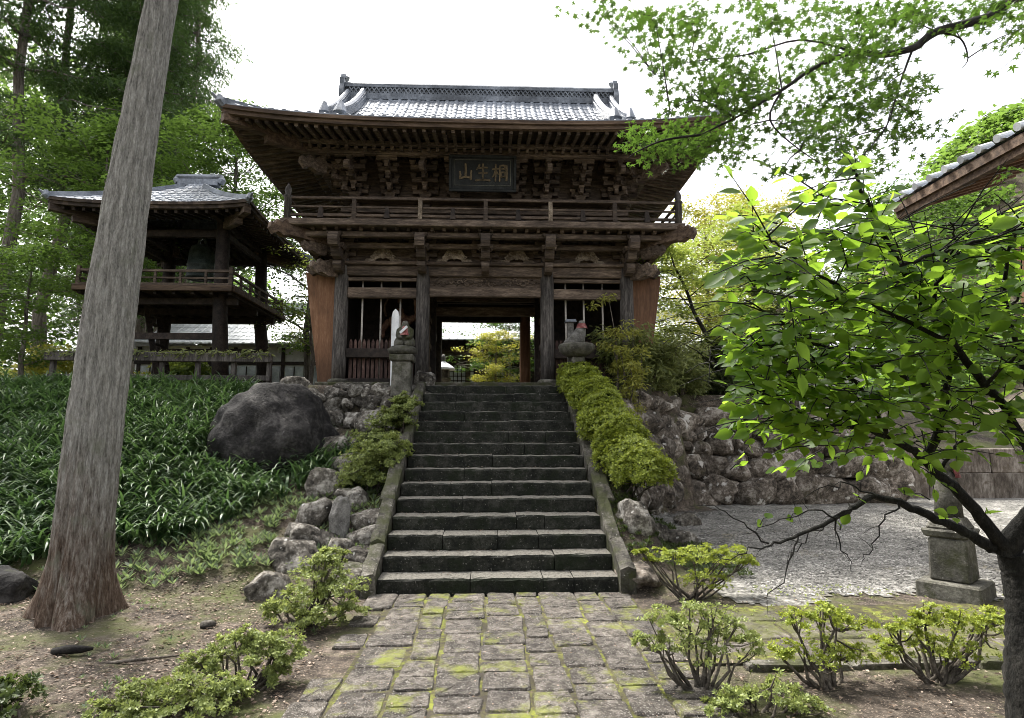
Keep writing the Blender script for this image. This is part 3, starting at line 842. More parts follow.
def eaves(rf, root, wx, wy, spacing, mats, drop=.10, tiers=2, count_cap=100, mid=.5, rs=(.075, .10), slope=None, sides=('front', 'back', 'left', 'right')):
    """rafters (each its own part, the largest first), boards above them and the eave fascia; wx, wy: half size of the wall line"""
    wood, board = mats
    ox = rf.hx - wx; oy = rf.hy - wy; made = 0
    rest = MB(); brd = MB(); fas = MB(); mids = MB()
    sl = slope if slope is not None else rf.a * .62
    for side in sides:
        fr = side in ('front', 'back'); sg = {'front': -1, 'back': 1, 'left': -1, 'right': 1}[side]
        half = rf.hx if fr else rf.hy; o = oy if fr else ox
        def P(u, d, dz):          # u along the side, d in from the eave
            t = max(-1, min(1, u / half)); zz = rf.z0 - drop + sl * d + rf.edge(t) * max(0, 1 - d / (o * 1.6)) + dz
            return Vector((rf.cx + u, rf.cy + sg * (rf.hy - d), zz)) if fr else Vector((rf.cx + sg * (rf.hx - d), rf.cy + u, zz))
        n = int(2 * half / spacing)
        for i in range(n + 1):
            u = -half + .06 + (2 * half - .12) * i / n
            dmax = min(o + .25, half - abs(u) + .02)
            for tier in range(tiers):
                d0, d1, dz = ((.10, min(dmax, o * mid + .3), -.04), (o * mid, dmax, -.17))[tier] if tiers == 2 else (.08, dmax, -.06)
                if d1 - d0 < .08: continue
                m = MB() if (side == 'front' and made < count_cap) else rest
                m.bar(P(u, d0, dz), P(u, d1, dz), rs[0], rs[1])
                if m is not rest:
                    m.build('rafter', wood, root, fix=False); made += 1
        k = 40
        us = [-half + 2 * half * i / k for i in range(k + 1)]
        grid = []
        for u in us:
            dm = min(o + .3, half - abs(u))
            grid.append([P(u, d, .035) for d in (0.04, dm * .5, max(dm, .05))])
        brd.grid(grid)
        for a, b in zip(us[:-1], us[1:]):
            fas.bar(P(a, .05, .02), P(b, .05, .02), .10, .085); fas.bar(P(a, .02, .105), P(b, .02, .105), .13, .075)
            if tiers == 2 and abs((a + b) / 2) < half - o * mid + .02:
                mids.bar(P(a, o * mid, -.085), P(b, o * mid, -.085), .09, .09)
    if rest.v: rest.build('rafter', wood, root, kind='stuff', fix=False)
    brd.build('soffit', wood, root, fix=False)
    fas.build('eave_fascia', board, root, fix=False)
    if mids.v: mids.build('rafter_rail', wood, root, fix=False)
    for sx in (-1, 1):                      # hip rafters at the corners
        for sy in (-1, 1):
            if sy > 0 and 'back' not in sides: continue
            m = MB()
            c = Vector((rf.cx + sx * (rf.hx - .02), rf.cy + sy * (rf.hy - .02), rf.z0 - drop + rf.lift - .08))
            i_ = Vector((rf.cx + sx * (rf.hx - ox - .2), rf.cy + sy * (rf.hy - oy - .2), rf.z0 - drop + sl * (ox + .2) - .14))
            md = c.lerp(i_, .5); md.z -= .06
            m.bar(c, md, .16, .2); m.bar(md, i_, .16, .22); m.bar(c.lerp(md, .55) - Vector((0, 0, .17)), i_ - Vector((0, 0, .17)), .15, .16)
            m.build('hip_rafter', board, root, fix=False)

def bracket(mb, x, y, z, out, lat, steps=2, s=1.0, arm=.42, reach=.27):
    """stacked bracket cluster: bearing block, crossing arms and small blocks stepping outwards"""
    out = Vector(out); lat = Vector(lat); p = Vector((x, y, z))
    mb.frustum(x, y, z, z + .16 * s, .22 * s, .34 * s)
    zz = z + .16 * s
    for k in range(steps):
        c = p + out * (reach * k * s); c.z = zz + .065 * s
        mb.bar(c - lat * arm * s, c + lat * arm * s, .10 * s, .12 * s)
        e = p + out * (reach * (k + 1) * s); e.z = zz + .065 * s
        a = p - out * .15 * s; a.z = e.z
        mb.bar(a, e + out * .08 * s, .10 * s, .12 * s)
        for q in (c - lat * arm * .86 * s, c + lat * arm * .86 * s, c, e):
            mb.frustum(q.x, q.y, zz + .128 * s, zz + .225 * s, .12 * s, .17 * s)
        zz += .225 * s
    e = p + out * (reach * steps * s); e.z = zz + .05 * s
    mb.bar(e - lat * arm * 1.1 * s, e + lat * arm * 1.1 * s, .10 * s, .11 * s)
    return zz
def nosing(mb, p, out, ln=.5, h=.22, w=.13, curl=.12):
    """carved beam end: a beast-like snout with a curled tip"""
    p = Vector(p); out = Vector(out).normalized()
    poly = [(0, -h * .5), (ln * .35, -h * .62), (ln * .62, -h * .38), (ln * .8, -h * .55), (ln, -h * .1), (ln * .96, h * .35), (ln * .78, h * .2), (ln * .7, h * .62), (ln * .48, h * .42), (ln * .3, h * .75), (0, h * .55)]
    sd_ = out.cross(Vector((0, 0, 1))).normalized()
    mb.prism(poly, p - sd_ * w / 2, out, (0, 0, 1), sd_ * w)
def scroll(mb, cx, y, z, w, h, depth=.08):
    """carved frog-leg strut with cloud scrolls"""
    poly = [(-w, 0), (-w * .86, h * .2), (-w * .62, h * .22), (-w * .52, h * .55), (-w * .4, h * .8), (-w * .2, h * .92), (-w * .1, h * .82), (0, h), (w * .1, h * .82), (w * .2, h * .92), (w * .4, h * .8), (w * .52, h * .55), (w * .62, h * .22), (w * .86, h * .2), (w, 0),
            (w * .42, .0), (w * .34, h * .18), (w * .12, h * .28), (0, h * .2), (-w * .12, h * .28), (-w * .34, h * .18), (-w * .42, 0)]
    mb.prism(poly, (cx, y, z), (1, 0, 0), (0, 0, 1), (0, depth, 0))
    for dx, dz, r in ((-.3, .55, .2), (.3, .55, .2), (0, .66, .16), (-.55, .3, .12), (.55, .3, .12)):
        c = Vector((cx + dx * w, y, z + dz * h)); rr = r * h
        pts = [c + Vector((math.cos(a) * rr * (1 - a / 9), -.012, math.sin(a) * rr * (1 - a / 9))) for a in [k * .7 for k in range(10)]]
        mb.tube(pts, .018, 5)

# ------------------------------------------------------------------ temple gate
GX = -0.2
CXS = (-3.15, -1.37, 1.37, 3.15)
gate = thing('temple_gate', (GX, 14.8, 2.84), 'two storey wooden temple gate with a balcony and grey tiled roof above the steps', 'temple gate')
def G(x): return GX + x
m = MB(); m.bx(G(-3.55), G(3.55), 12.62, 17.2, 2.6, 2.945); m.build('plinth', KERB, gate, bevel=.02)
for yy in (13.0, 14.8, 16.6):
    for cx_ in CXS:
        b = MB().lathe([(.21, 0), (.23, .05), (.2, .09)], (G(1.10 if (yy > 16 and cx_ == 1.37) else cx_), yy, 2.94), 14).build('base_stone', GRANITED, gate, smooth=True)
        mb = MB()
        xc_ = 1.10 if (yy > 16 and cx_ == 1.37) else cx_
        mb.lathe([(.145, 0), (.15, .4), (.15, 2.2), (.135, 2.68)], (G(xc_), yy, 3.02), 16)
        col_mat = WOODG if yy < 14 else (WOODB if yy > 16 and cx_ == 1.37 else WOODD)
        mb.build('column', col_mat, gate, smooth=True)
# through beams of the front row
for a, b in ((-3.15, -1.37), (1.37, 3.15)):
    MB().bx(G(a + .14), G(b - .14), 12.94, 13.06, 4.82, 5.05).build('tie_beam', WOODX, gate, bevel=.012)
    MB().bx(G(a + .14), G(b - .14), 12.96, 13.04, 5.20, 5.28).build('window_head', WOODX, gate, bevel=.01)
    MB().bx(G(a + .14), G(b - .14), 12.95, 13.08, 3.50, 3.70).build('picket_rail', WOODD, gate, bevel=.012)
    MB().bx(G(a + .14), G(b - .14), 12.96, 13.06, 2.95, 3.05).build('picket_sill', WOODD, gate, bevel=.012)
    n = 15; pk = MB()
    for i in range(n):
        x = G(a + .22 + (b - a - .44) * i / (n - 1))
        pk.frustum(x, 13.11, 3.0, 3.86, .065, .065, .03, .03)
        pk.frustum(x, 13.11, 3.86, 3.92, .065, .02, .03, .02)
    pk.build('picket_panel', WOODR, gate)
    for t in (.24, .47, .71):
        x = G(a + (b - a) * t)
        MB().tube([(x, 13.16, 3.0), (x + .005, 13.16, 4.2), (x, 13.16, 5.3)], [.024, .022, .02], 8).build('bar', POLE, gate, smooth=True)
    # dark back and ceiling of the guardian bay
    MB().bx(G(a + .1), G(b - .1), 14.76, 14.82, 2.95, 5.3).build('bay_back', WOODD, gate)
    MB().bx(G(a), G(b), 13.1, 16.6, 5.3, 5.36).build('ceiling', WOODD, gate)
for x, s_ in ((-1.37, 1), (1.37, -1)):    # inner side walls along the passage: boards and rails
    MB().bx(G(x) - .02, G(x) + .02, 13.15, 14.7, 2.96, 5.3).build('passage_wall', WOOD, gate)
    r_ = MB()
    for z in (3.35, 3.9, 4.55, 5.1): r_.bx(G(x) - .05, G(x) + .05, 13.13, 14.68, z, z + .12)
    for y in (13.6, 14.15): r_.bx(G(x) - .045, G(x) + .045, y, y + .09, 2.96, 5.28)
    r_.build('wall_rails', WOODE, gate)
    MB().bx(G(x) - .03, G(x) + .03, 14.92, 16.48, 4.4, 4.6).build('tie_beam', WOOD, gate, bevel=.01)
# head beam and cap plate over the whole front
MB().bx(G(-3.55), G(3.55), 12.92, 13.08, 5.31, 5.54).build('head_beam', WOODX, gate, bevel=.015)
MB().bx(G(-3.6), G(3.6), 12.84, 13.16, 5.543, 5.62).build('cap_plate', WOODX, gate, bevel=.012)
# centre bay: carved panel, lower rainbow beam, lintels deeper in
MB().bx(G(-1.24), G(1.24), 12.95, 13.05, 4.86, 5.08).build('rainbow_beam', WOODX, gate, bevel=.02)
cv = MB(); cv.bx(G(-1.24), G(1.24), 13.0, 13.05, 5.082, 5.31)
cr = np.random.default_rng(3)
for i in range(26):
    c = Vector((G(-1.15 + 2.3 * (i + .5) / 26), 12.985, 5.19 + cr.uniform(-.05, .05))); rr = cr.uniform(.05, .09)
    cv.tube([c + Vector((math.cos(a + i) * rr * (1 - a / 8), 0, math.sin(a + i) * rr * (1 - a / 8))) for a in [k * .7 for k in range(8)]], .018, 5)
cv.build('carved_panel', WOODX, gate)
MB().bx(G(-1.24), G(1.24), 14.72, 14.88, 4.80, 5.02).build('lintel', WOODX, gate, bevel=.015)
MB().bx(G(-1.24), G(1.24), 14.74, 14.86, 5.16, 5.30).build('lintel', WOODX, gate, bevel=.015)
MB().bx(G(-1.24), G(1.24), 16.52, 16.68, 4.98, 5.24).build('lintel', WOODD, gate, bevel=.015)
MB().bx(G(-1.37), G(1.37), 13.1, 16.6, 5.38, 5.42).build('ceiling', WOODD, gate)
for y in (13.6, 14.2, 15.4, 16.0): MB().bx(G(-1.3), G(1.3), y, y + .12, 5.26, 5.38).build('ceiling_beam', WOODD, gate)
for a, b in ((-3.15, -1.37), (1.37, 3.15)):
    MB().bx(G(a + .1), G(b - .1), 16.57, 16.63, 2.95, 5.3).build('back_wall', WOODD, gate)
for y in (13.0, 14.8, 16.6):
    MB().bx(G(-3.12), G(3.12), y - .06, y + .06, 5.36, 5.53).build('cross_beam', WOODD, gate) if y > 14 else None
# side walls and the flared weather boards outside them
for sx in (-1, 1):
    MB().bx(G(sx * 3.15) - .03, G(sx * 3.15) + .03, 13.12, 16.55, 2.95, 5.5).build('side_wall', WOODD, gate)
    n = 9
    wb = MB()
    for i in range(n):
        y0 = 13.12 + 3.45 * i / n; y1 = y0 + 3.45 / n - .012
        xi = 3.26; xb, xtp = 3.62, 3.98
        V = [(G(sx * a), y, z) for z, a, b in ((2.96, xi, xb), (5.42, xi, xtp)) for a, y in ((xi, y0), (b, y0), (b, y1), (xi, y1))]
        wb.add(V, [(0, 1, 2, 3), (7, 6, 5, 4), (0, 4, 5, 1), (1, 5, 6, 2), (2, 6, 7, 3), (3, 7, 4, 0)])
    wb.build('weather_board', WOODB, gate, bevel=.006)
# bracket sets under the balcony and carved struts between them
MB().bx(G(-3.1), G(3.1), 13.05, 13.12, 5.62, 6.12).build('frieze_wall', WOODX, gate)
for x in (-3.15, -1.37, 0.0, 1.37, 3.15):
    mb = MB(); z = 5.62 if x else 5.62
    bracket(mb, G(x), 12.98, z, (0, -1, 0), (1, 0, 0), 2, .82, .36, .34)
    nosing(mb, (G(x), 12.9, 5.45), (0, -1, 0), .42, .22, .17)
    nosing(mb, (G(x), 12.66, 5.70), (0, -1, 0), .34, .22, .19)
    nosing(mb, (G(x), 12.30, 5.88), (0, -1, 0), .24, .24, .2)
    mb.frustum(G(x), 12.5, 5.78, 5.86, .26, .34); mb.frustum(G(x), 12.32, 5.97, 6.05, .24, .32)
    if abs(x) > 3:
        sx = math.copysign(1, x)
        bracket(mb, G(x), 12.98, z, (sx * .72, -.72, 0), (.72, sx * .72, 0), 2, .8, .2, .42)
        nosing(mb, (G(x + sx * .15), 12.95, 5.44), (sx, 0, 0), .6, .26)
        nosing(mb, (G(x + sx * .1), 12.9, 5.40), (sx * .7, -.7, 0), .62, .28)
        nosing(mb, (G(x + sx * .3), 12.7, 5.80), (sx * .7, -.7, 0), .55, .24)
    mb.build('bracket_set', WOODX, gate)
for y in (14.8, 16.6):
    for sx in (-1, 1):
        mb = MB(); bracket(mb, G(sx * 3.15), y, 5.62, (sx, 0, 0), (0, 1, 0), 2, .82, .36, .34); mb.build('bracket_set', WOODX, gate)
for x in (-2.26, -.69, .69, 2.26):
    mb = MB(); scroll(mb, G(x), 12.93, 5.625, .42, .34); mb.build('carved_strut', WOODP, gate)
MB().bx(G(-3.3), G(3.3), 12.66, 12.78, 5.86, 5.97).build('bearer_beam', WOODX, gate, bevel=.012)
MB().bx(G(-4.05), G(4.05), 12.28, 12.42, 5.98, 6.09).build('bearer_beam', WOODX, gate, bevel=.012)
for sx in (-1, 1): MB().bx(G(sx * 3.98) - .07, G(sx * 3.98) + .07, 12.43, 17.2, 5.98, 6.09).build('bearer_beam', WOODX, gate, bevel=.012)
jo = MB()
for i in range(34):
    x = G(-4.1 + 8.2 * i / 33); jo.bx(x - .035, x + .035, 12.2, 13.05, 6.092, 6.16)
jo.build('joists', WOODX, gate)
MB().bx(G(-4.2), G(4.2), 12.1, 17.5, 6.162, 6.22).build('balcony_floor', WOODX, gate)
m = MB(); m.bx(G(-4.22), G(4.22), 12.04, 12.16, 6.14, 6.28)
for sx in (-1, 1): m.bx(G(sx * 4.16) - .06, G(sx * 4.16) + .06, 12.17, 17.5, 6.14, 6.28)
m.build('balcony_edge', WOODX, gate, bevel=.012)
for sx in (-1, 1):                        # carved corner beam ends under the balcony
    m = MB(); m.bar((G(sx * 3.2), 12.95, 6.0), (G(sx * 4.1), 12.1, 6.03), .2, .22); nosing(m, (G(sx * 4.05), 12.15, 6.04), (sx * .75, -.66, 0), .42, .26, .18)
    m.build('corner_beam', WOODE, gate)
# railing: posts, rails, corner posts with finials
RZ = 6.30
def rail_side(p, q, n):
    p = Vector(p); q = Vector(q)
    for z, w, h in ((RZ + .07, .06, .06), (RZ + .25, .04, .04), (RZ + .44, .055, .055)):
        MB().bar(p + Vector((0, 0, z)), q + Vector((0, 0, z)), w, h).build('rail', WOOD, gate, bevel=.008)
    for i in range(1, n):
        a = p.lerp(q, i / n)
        if i % 2 == 0: MB().frustum(a.x, a.y, RZ, RZ + .42, .09, .08).build('rail_post', WOODP if i % 4 == 0 else WOOD, gate)
        else: MB().frustum(a.x, a.y, RZ, RZ + .24, .12, .07).build('rail_strut', WOODD, gate)
rail_side((G(-4.1), 12.12, 0), (G(4.1), 12.12, 0), 12)
for sx in (-1, 1):
    rail_side((G(sx * 4.1), 12.12, 0), (G(sx * 4.1), 17.4, 0), 8)
    MB().lathe([(.075, 0), (.075, .52), (.095, .54), (.095, .57), (.05, .60), (.075, .68), (.055, .76), (.01, .84)], (G(sx * 4.1), 12.12, RZ - .1), 10).build('corner_post', WOODG, gate, smooth=True)
# upper storey body
UX = 3.0
MB().bx(G(-UX), G(UX), 13.22, 16.4, 6.22, 8.3).build('upper_wall', WOODX, gate)
for x in (-2.95, -1.37, 1.37, 2.95):
    MB().lathe([(.125, 0), (.125, .85)], (G(x), 13.2, 6.22), 14).build('upper_column', WOOD, gate, smooth=True)
for z0, z1, d in ((6.52, 6.62, .09), (6.80, 6.93, .10), (7.05, 7.13, .22)):
    MB().bx(G(-UX - .25), G(UX + .25), 13.15 - d, 13.215 if d < .2 else 13.3, z0, z1).build('wall_beam', WOODX, gate, bevel=.012)
for x in (-2.1, 2.1):                     # bell-shaped windows behind the rail
    poly = [(-.26, 0), (-.24, .2), (-.2, .34), (-.08, .44), (0, .5), (.08, .44), (.2, .34), (.24, .2), (.26, 0)]
    w_ = MB().prism(poly, (G(x), 13.06, 6.3), (1, 0, 0), (0, 0, 1), (0, .1, 0)).build('bell_window', WOODD, gate)
m = MB(); m.bx(G(-.9), G(.9), 13.1, 13.2, 6.22, 6.8)
m.build('door_panel', WOODD, gate)
for i, x in enumerate((-2.95, -2.16, -1.37, -.69, .69, 1.37, 2.16, 2.95)):
    mb = MB()
    if abs(x) in (2.95, 1.37):
        bracket(mb, G(x), 13.15, 7.13, (0, -1, 0), (1, 0, 0), 3, .85, .34, .27)
        mb.bar((G(x), 13.2, 7.85), (G(x), 12.35, 7.58), .1, .14); nosing(mb, (G(x), 12.4, 7.58), (0, -1, -.2), .3, .16, .1)
        if abs(x) > 2.9:
            sx = math.copysign(1, x)
            bracket(mb, G(x), 13.15, 7.13, (sx * .7, -.7, 0), (.7, sx * .7, 0), 3, .82, .22, .34)
            bracket(mb, G(x), 13.25, 7.13, (sx, 0, 0), (0, 1, 0), 3, .85, .34, .27)
            nosing(mb, (G(x + sx * .55), 12.6, 7.60), (sx * .7, -.7, .0), .6, .26, .14)
    else: bracket(mb, G(x), 13.12, 7.13, (0, -1, 0), (1, 0, 0), 3, .78, .26, .27)
    mb.build('bracket_set', WOODX, gate)
for sx in (-1, 1):
    for y in (14.0, 14.8, 15.6):
        mb = MB(); bracket(mb, G(sx * 3.0), y, 7.13, (sx, 0, 0), (0, 1, 0), 3, .8, .26, .27); mb.build('bracket_set', WOODX, gate)
br = MB()                                # the eave purlin the brackets carry
br.bx(G(-3.95), G(3.95), 12.38, 12.52, 7.86, 8.0)
for sx in (-1, 1): br.bx(G(sx * 3.78) - .07, G(sx * 3.78) + .07, 12.53, 17.1, 7.86, 8.0)
br.build('eave_purlin', WOODX, gate, bevel=.012)
# roof
ROOF = Roof(G(-.17), 14.8, 5.0, 3.55, 8.06, .36, .098, dg=1.55, lift=.22, gover=.12)
eaves(ROOF, gate, 2.9, 1.6, .195, (WOODX, WOODE), drop=.16, tiers=2, mid=.52, rs=(.07, .095), slope=.20)
roof = ROOF.tiles('roof', TILE, gate)
for sx in (-1, 1):
    for sy in (-1, 1): ROOF.hip_ridge(TILED, roof, sx, sy, .14, .10)
rx = ROOF.hx - ROOF.dg
zr = ROOF.zd(ROOF.hy)
def gx_(x): return ROOF.cx + x
rd = MB()
rd.bx(gx_(-rx - .05), gx_(rx + .05), 14.66, 14.94, zr - .1, zr + .06)
rd.bx(gx_(-rx - .0), gx_(rx + .0), 14.74, 14.86, zr + .06, zr + .24)
rd.bx(gx_(-rx - .05), gx_(rx + .05), 14.68, 14.92, zr + .24, zr + .30)
rd.tube([(gx_(-rx - .1), 14.8, zr + .33), (gx_(rx + .1), 14.8, zr + .33)], .085, 10)
n = 58
for i in range(n):                        # latticed ridge tiles
    x = gx_(-rx + .05 + (2 * rx - .1) * (i + .5) / n); w = (rx) / n * .9
    rd.bar((x - w, 14.715, zr + .07), (x + w, 14.715, zr + .235), .03, .028, (0, 1, 0)); rd.bar((x + w, 14.70, zr + .07), (x - w, 14.70, zr + .235), .03, .028, (0, 1, 0))
rd.build('ridge', TILED, roof, fix=False)
for sx in (-1, 1):
    m = MB()
    poly = [(-.2, -.15), (-.24, .1), (-.17, .3), (-.2, .45), (-.08, .5), (-.05, .62), (.05, .62), (.08, .5), (.2, .45), (.17, .3), (.24, .1), (.2, -.15)]
    m.prism(poly, (gx_(sx * (rx + .06)), 14.8, zr), (0, 1, 0), (0, 0, 1), (sx * .12, 0, 0))
    m.tube([(gx_(sx * (rx + .02)), 14.8, zr + .5), (gx_(sx * (rx + .10)), 14.8, zr + .56), (gx_(sx * (rx + .1)), 14.8, zr + .62)], [.09, .07, .03], 8)
    m.build('ridge_end_tile', TILED, roof)
    for off, w in ((.42, .22), (.02, .16)):   # descending ridges
        for sy in (-1, 1):
            m = MB(); pts = []
            for k in range(9):
                d = ROOF.hy - .12 - (ROOF.hy - ROOF.dg - .25) * k / 8
                pts.append(Vector((gx_(sx * (rx - off + (.10 if off > .2 else .06) * (k / 8) ** 2)), ROOF.cy + sy * (ROOF.hy - d), ROOF.zd(d) + .09 + .03 * (k / 8) ** 3)))
            for ww, dz in ((w, 0), (w * .8, .085)):
                for a, b in zip(pts[:-1], pts[1:]): m.bar(a + Vector((0, 0, dz)), b + Vector((0, 0, dz)), ww, .1)
            m.tube([p + Vector((0, 0, .14)) for p in pts], w * .36, 8)
            e = pts[-1]; m.tube([e + Vector((0, -sy * .05, -.08)), e + Vector((0, sy * .06, .02)), e + Vector((0, sy * .02, .26))], [w * .6, w * .75, w * .3], 8)
            m.build('descending_ridge', TILE, roof, fix=False)
    gz = ROOF.zd(ROOF.dg)
    ys_ = [ROOF.hy - ROOF.dg - .02] + [ROOF.hy - ROOF.dg - (ROOF.hy - ROOF.dg) * k / 8 for k in range(1, 9)]
    poly = [(-a, ROOF.zd(ROOF.hy - a) - .02) for a in ys_] + [(a, ROOF.zd(ROOF.hy - a) - .02) for a in ys_[::-1][1:]]
    MB().prism(poly, (gx_(sx * (rx - .25)), 14.8, 0), (0, 1, 0), (0, 0, 1), (sx * .08, 0, 0)).build('gable_wall', WOODD, gate)

# plaque with the temple's mountain name
pl = thing('name_plaque', (G(-.07), 12.5, 7.1), 'black name plaque with three gilt characters hanging under the gate eaves', 'sign')
TI = Matrix.Rotation(R(12), 3, 'X')
pc = Vector((G(-.07), 12.42, 7.46))
def PL(x, y, z): return pc + TI @ Vector((x, y, z))
m = MB(); m.box(pc, (1.42, .05, .76), TI); m.build('board', BLACKB, pl, bevel=.008)
m = MB()
for a in ((0, -.04, .36, 1.46, .05, .06), (0, -.04, -.36, 1.46, .05, .06), (-.70, -.04, 0, .06, .05, .66), (.70, -.04, 0, .06, .05, .66)):
    m.box(PL(*a[:3]), a[3:], TI)
m.build('frame', BLACKB, pl, bevel=.01)
m = MB()
for a in ((0, -.03, .29, 1.2, .012, .014), (0, -.03, -.25, 1.2, .012, .014), (-.60, -.03, .02, .014, .012, .53), (.60, -.03, .02, .014, .012, .53)):
    m.box(PL(*a[:3]), a[3:], TI)
m.build('inner_rim', RIM, pl)
STROKES = [
 [[(.5, .98, .07), (.52, .6, .085), (.5, .28, .07)], [(.14, .55, .05), (.17, .34, .075), (.13, .14, .05)], [(.13, .17, .07), (.45, .24, .05), (.84, .22, .06)], [(.88, .60, .05), (.86, .36, .075), (.84, .10, .06)]],
 [[(.30, .95, .05), (.24, .80, .06), (.10, .66, .02)], [(.22, .74, .05), (.52, .79, .055), (.82, .78, .05)], [(.52, .98, .06), (.53, .6, .065), (.52, .10, .06)], [(.24, .46, .05), (.52, .49, .055), (.80, .49, .05)], [(.04, .07, .06), (.50, .11, .06), (.98, .08, .075)]],
 [[(.04, .70, .045), (.22, .73, .05), (.42, .73, .045)], [(.23, .98, .05), (.24, .5, .06), (.22, .04, .05)], [(.22, .66, .05), (.14, .42, .045), (.02, .26, .015)], [(.25, .62, .05), (.33, .50, .05), (.40, .42, .03)],
  [(.50, .90, .05), (.51, .5, .055), (.49, .04, .05)], [(.50, .90, .05), (.74, .92, .05), (.95, .90, .055), (.97, .5, .06), (.95, .08, .06), (.87, .12, .02)], [(.60, .72, .045), (.74, .73, .045), (.87, .72, .04)], [(.61, .52, .045), (.61, .38, .045), (.62, .26, .04)], [(.61, .53, .045), (.75, .54, .045), (.86, .53, .045), (.85, .28, .04)], [(.62, .29, .045), (.74, .30, .04), (.86, .29, .04)]]]
def brush(mb, st_, ox, oz, sw_, sh):
    P = [Vector((ox + (a - .5) * sw_, 0, oz + (b - .5) * sh)) for a, b, c in st_]; W_ = [c * .42 for a, b, c in st_]
    fine = []; fw_ = []
    for k in range(len(P) - 1):
        for q in range(5):
            t = q / 5; fine.append(P[k].lerp(P[k + 1], t)); fw_.append(W_[k] + (W_[k + 1] - W_[k]) * t)
    fine.append(P[-1]); fw_.append(W_[-1])
    L_, R_ = [], []
    for k, p in enumerate(fine):
        d = (fine[min(k + 1, len(fine) - 1)] - fine[max(k - 1, 0)]).normalized(); n_ = Vector((-d.z, 0, d.x)) * fw_[k] * .5
        L_.append(p + n_); R_.append(p - n_)
    d0 = (fine[0] - fine[1]).normalized() * fw_[0] * .4; d1 = (fine[-1] - fine[-2]).normalized() * fw_[-1] * .35
    poly = L_ + [fine[-1] + d1] + R_[::-1] + [fine[0] + d0]
    fr = [PL(p.x, -.045, p.z) for p in poly]; bk = [PL(p.x, -.024, p.z) for p in poly]; n_ = len(poly)
    mb.add(fr + bk, [tuple(range(n_)), tuple(range(2 * n_ - 1, n_ - 1, -1))] + [(a, a + n_, (a + 1) % n_ + n_, (a + 1) % n_) for a in range(n_)])
for i, sts in enumerate(STROKES):
    mb = MB()
    for k_, st_ in enumerate(sts):
        st_ = [(a, b, c + .03) for a, b, c in st_]
        brush(mb, st_, -.37 + i * .37, .02, .33, .38)
    mb.build('character', GOLD, pl, fix=False)

# ------------------------------------------------------------------ bell tower, bell, fence
BX, BY, BZ = -8.27, 16.45, 2.84
bt = thing('bell_tower', (BX, BY, BZ), 'open wooden bell tower on stilts with a grey tiled hip roof left of the gate', 'bell tower')
for sx in (-1, 1):
    for sy in (-1, 1):
        MB().tube([(BX + sx * 1.62, BY + sy * 1.55, BZ - .1), (BX + sx * 1.38, BY + sy * 1.34, BZ + 2.3), (BX + sx * 1.32, BY + sy * 1.28, BZ + 4.9)], [.20, .17, .16], 10).build('post', WOODD, bt, smooth=True)
        MB().lathe([(.3, 0), (.3, .15), (.22, .2)], (BX + sx * 1.62, BY + sy * 1.55, BZ - .02), 12).build('base_stone', GRANITED, bt, smooth=True)
DZ = 5.36
MB().bx(BX - 1.87, BX + 1.87, BY - 1.85, BY + 1.85, DZ, DZ + .06).build('deck', WOOD, bt)
m = MB()
for i in range(9): m.bx(BX - 1.8 + 3.6 * i / 8 - .04, BX - 1.8 + 3.6 * i / 8 + .04, BY - 1.8, BY + 1.8, DZ - .1, DZ - .002)
m.build('deck_joists', WOODD, bt)
m = MB()
for y in (-1.3, 0, 1.3): m.bx(BX - 1.8, BX + 1.8, BY + y - .07, BY + y + .07, DZ - .26, DZ - .102)
m.build('deck_beams', WOODD, bt)
m = MB(); m.bx(BX - 1.9, BX + 1.9, BY - 1.93, BY - 1.853, DZ - .04, DZ + .1); m.bx(BX - 1.9, BX + 1.9, BY + 1.853, BY + 1.93, DZ - .04, DZ + .1)
for sx in (-1, 1): m.bx(BX + sx * 1.91 - .04, BX + sx * 1.91 + .04, BY - 1.85, BY + 1.85, DZ - .04, DZ + .1)
m.build('deck_edge', WOODE, bt, bevel=.01)
cs4 = [(-1.82, -1.82), (1.82, -1.82), (1.82, 1.82), (-1.82, 1.82)]
for i in range(4):
    a, b = cs4[i], cs4[(i + 1) % 4]
    for z, w in ((DZ + .14, .06), (DZ + .30, .04), (DZ + .48, .06)):
        MB().bar((BX + a[0], BY + a[1], z), (BX + b[0], BY + b[1], z), w, w).build('rail', WOODX, bt)
    for k in range(6):
        t = k / 6; MB().frustum(BX + a[0] + (b[0] - a[0]) * t, BY + a[1] + (b[1] - a[1]) * t, DZ + .06, DZ + (.58 if k == 0 else .46), .09 if k == 0 else .06, .08 if k == 0 else .05).build('rail_post', WOODX, bt)
for sx in (-1, 1):
    MB().bx(BX + sx * 1.33 - .07, BX + sx * 1.33 + .07, BY - 1.9, BY + 1.9, 7.22, 7.38).build('roof_beam', WOODD, bt)
    MB().bx(BX + sx * 1.35 - .05, BX + sx * 1.35 + .05, BY - 1.3, BY + 1.3, 6.9, 7.04).build('tie_beam', WOODD, bt)
for sy in (-1, 1):
    MB().bx(BX - 1.9, BX + 1.9, BY + sy * 1.29 - .07, BY + sy * 1.29 + .07, 7.385, 7.52).build('roof_beam', WOODD, bt)
    MB().bx(BX - 1.3, BX + 1.3, BY + sy * 1.31 - .05, BY + sy * 1.31 + .05, 6.86, 7.02).build('tie_beam', WOODD, bt)
    MB().bx(BX - 1.5, BX + 1.5, BY + sy * 1.4 - .05, BY + sy * 1.4 + .05, 4.2, 4.36).build('tie_beam', WOODD, bt)
MB().bx(BX - 1.3, BX + 1.3, BY - .1, BY + .1, 7.3, 7.5).build('bell_beam', WOODD, bt)
BROOF = Roof(BX + .06, BY, 2.33, 2.44, 7.34, .47, .065, dg=2.05, lift=.10, gover=.0)
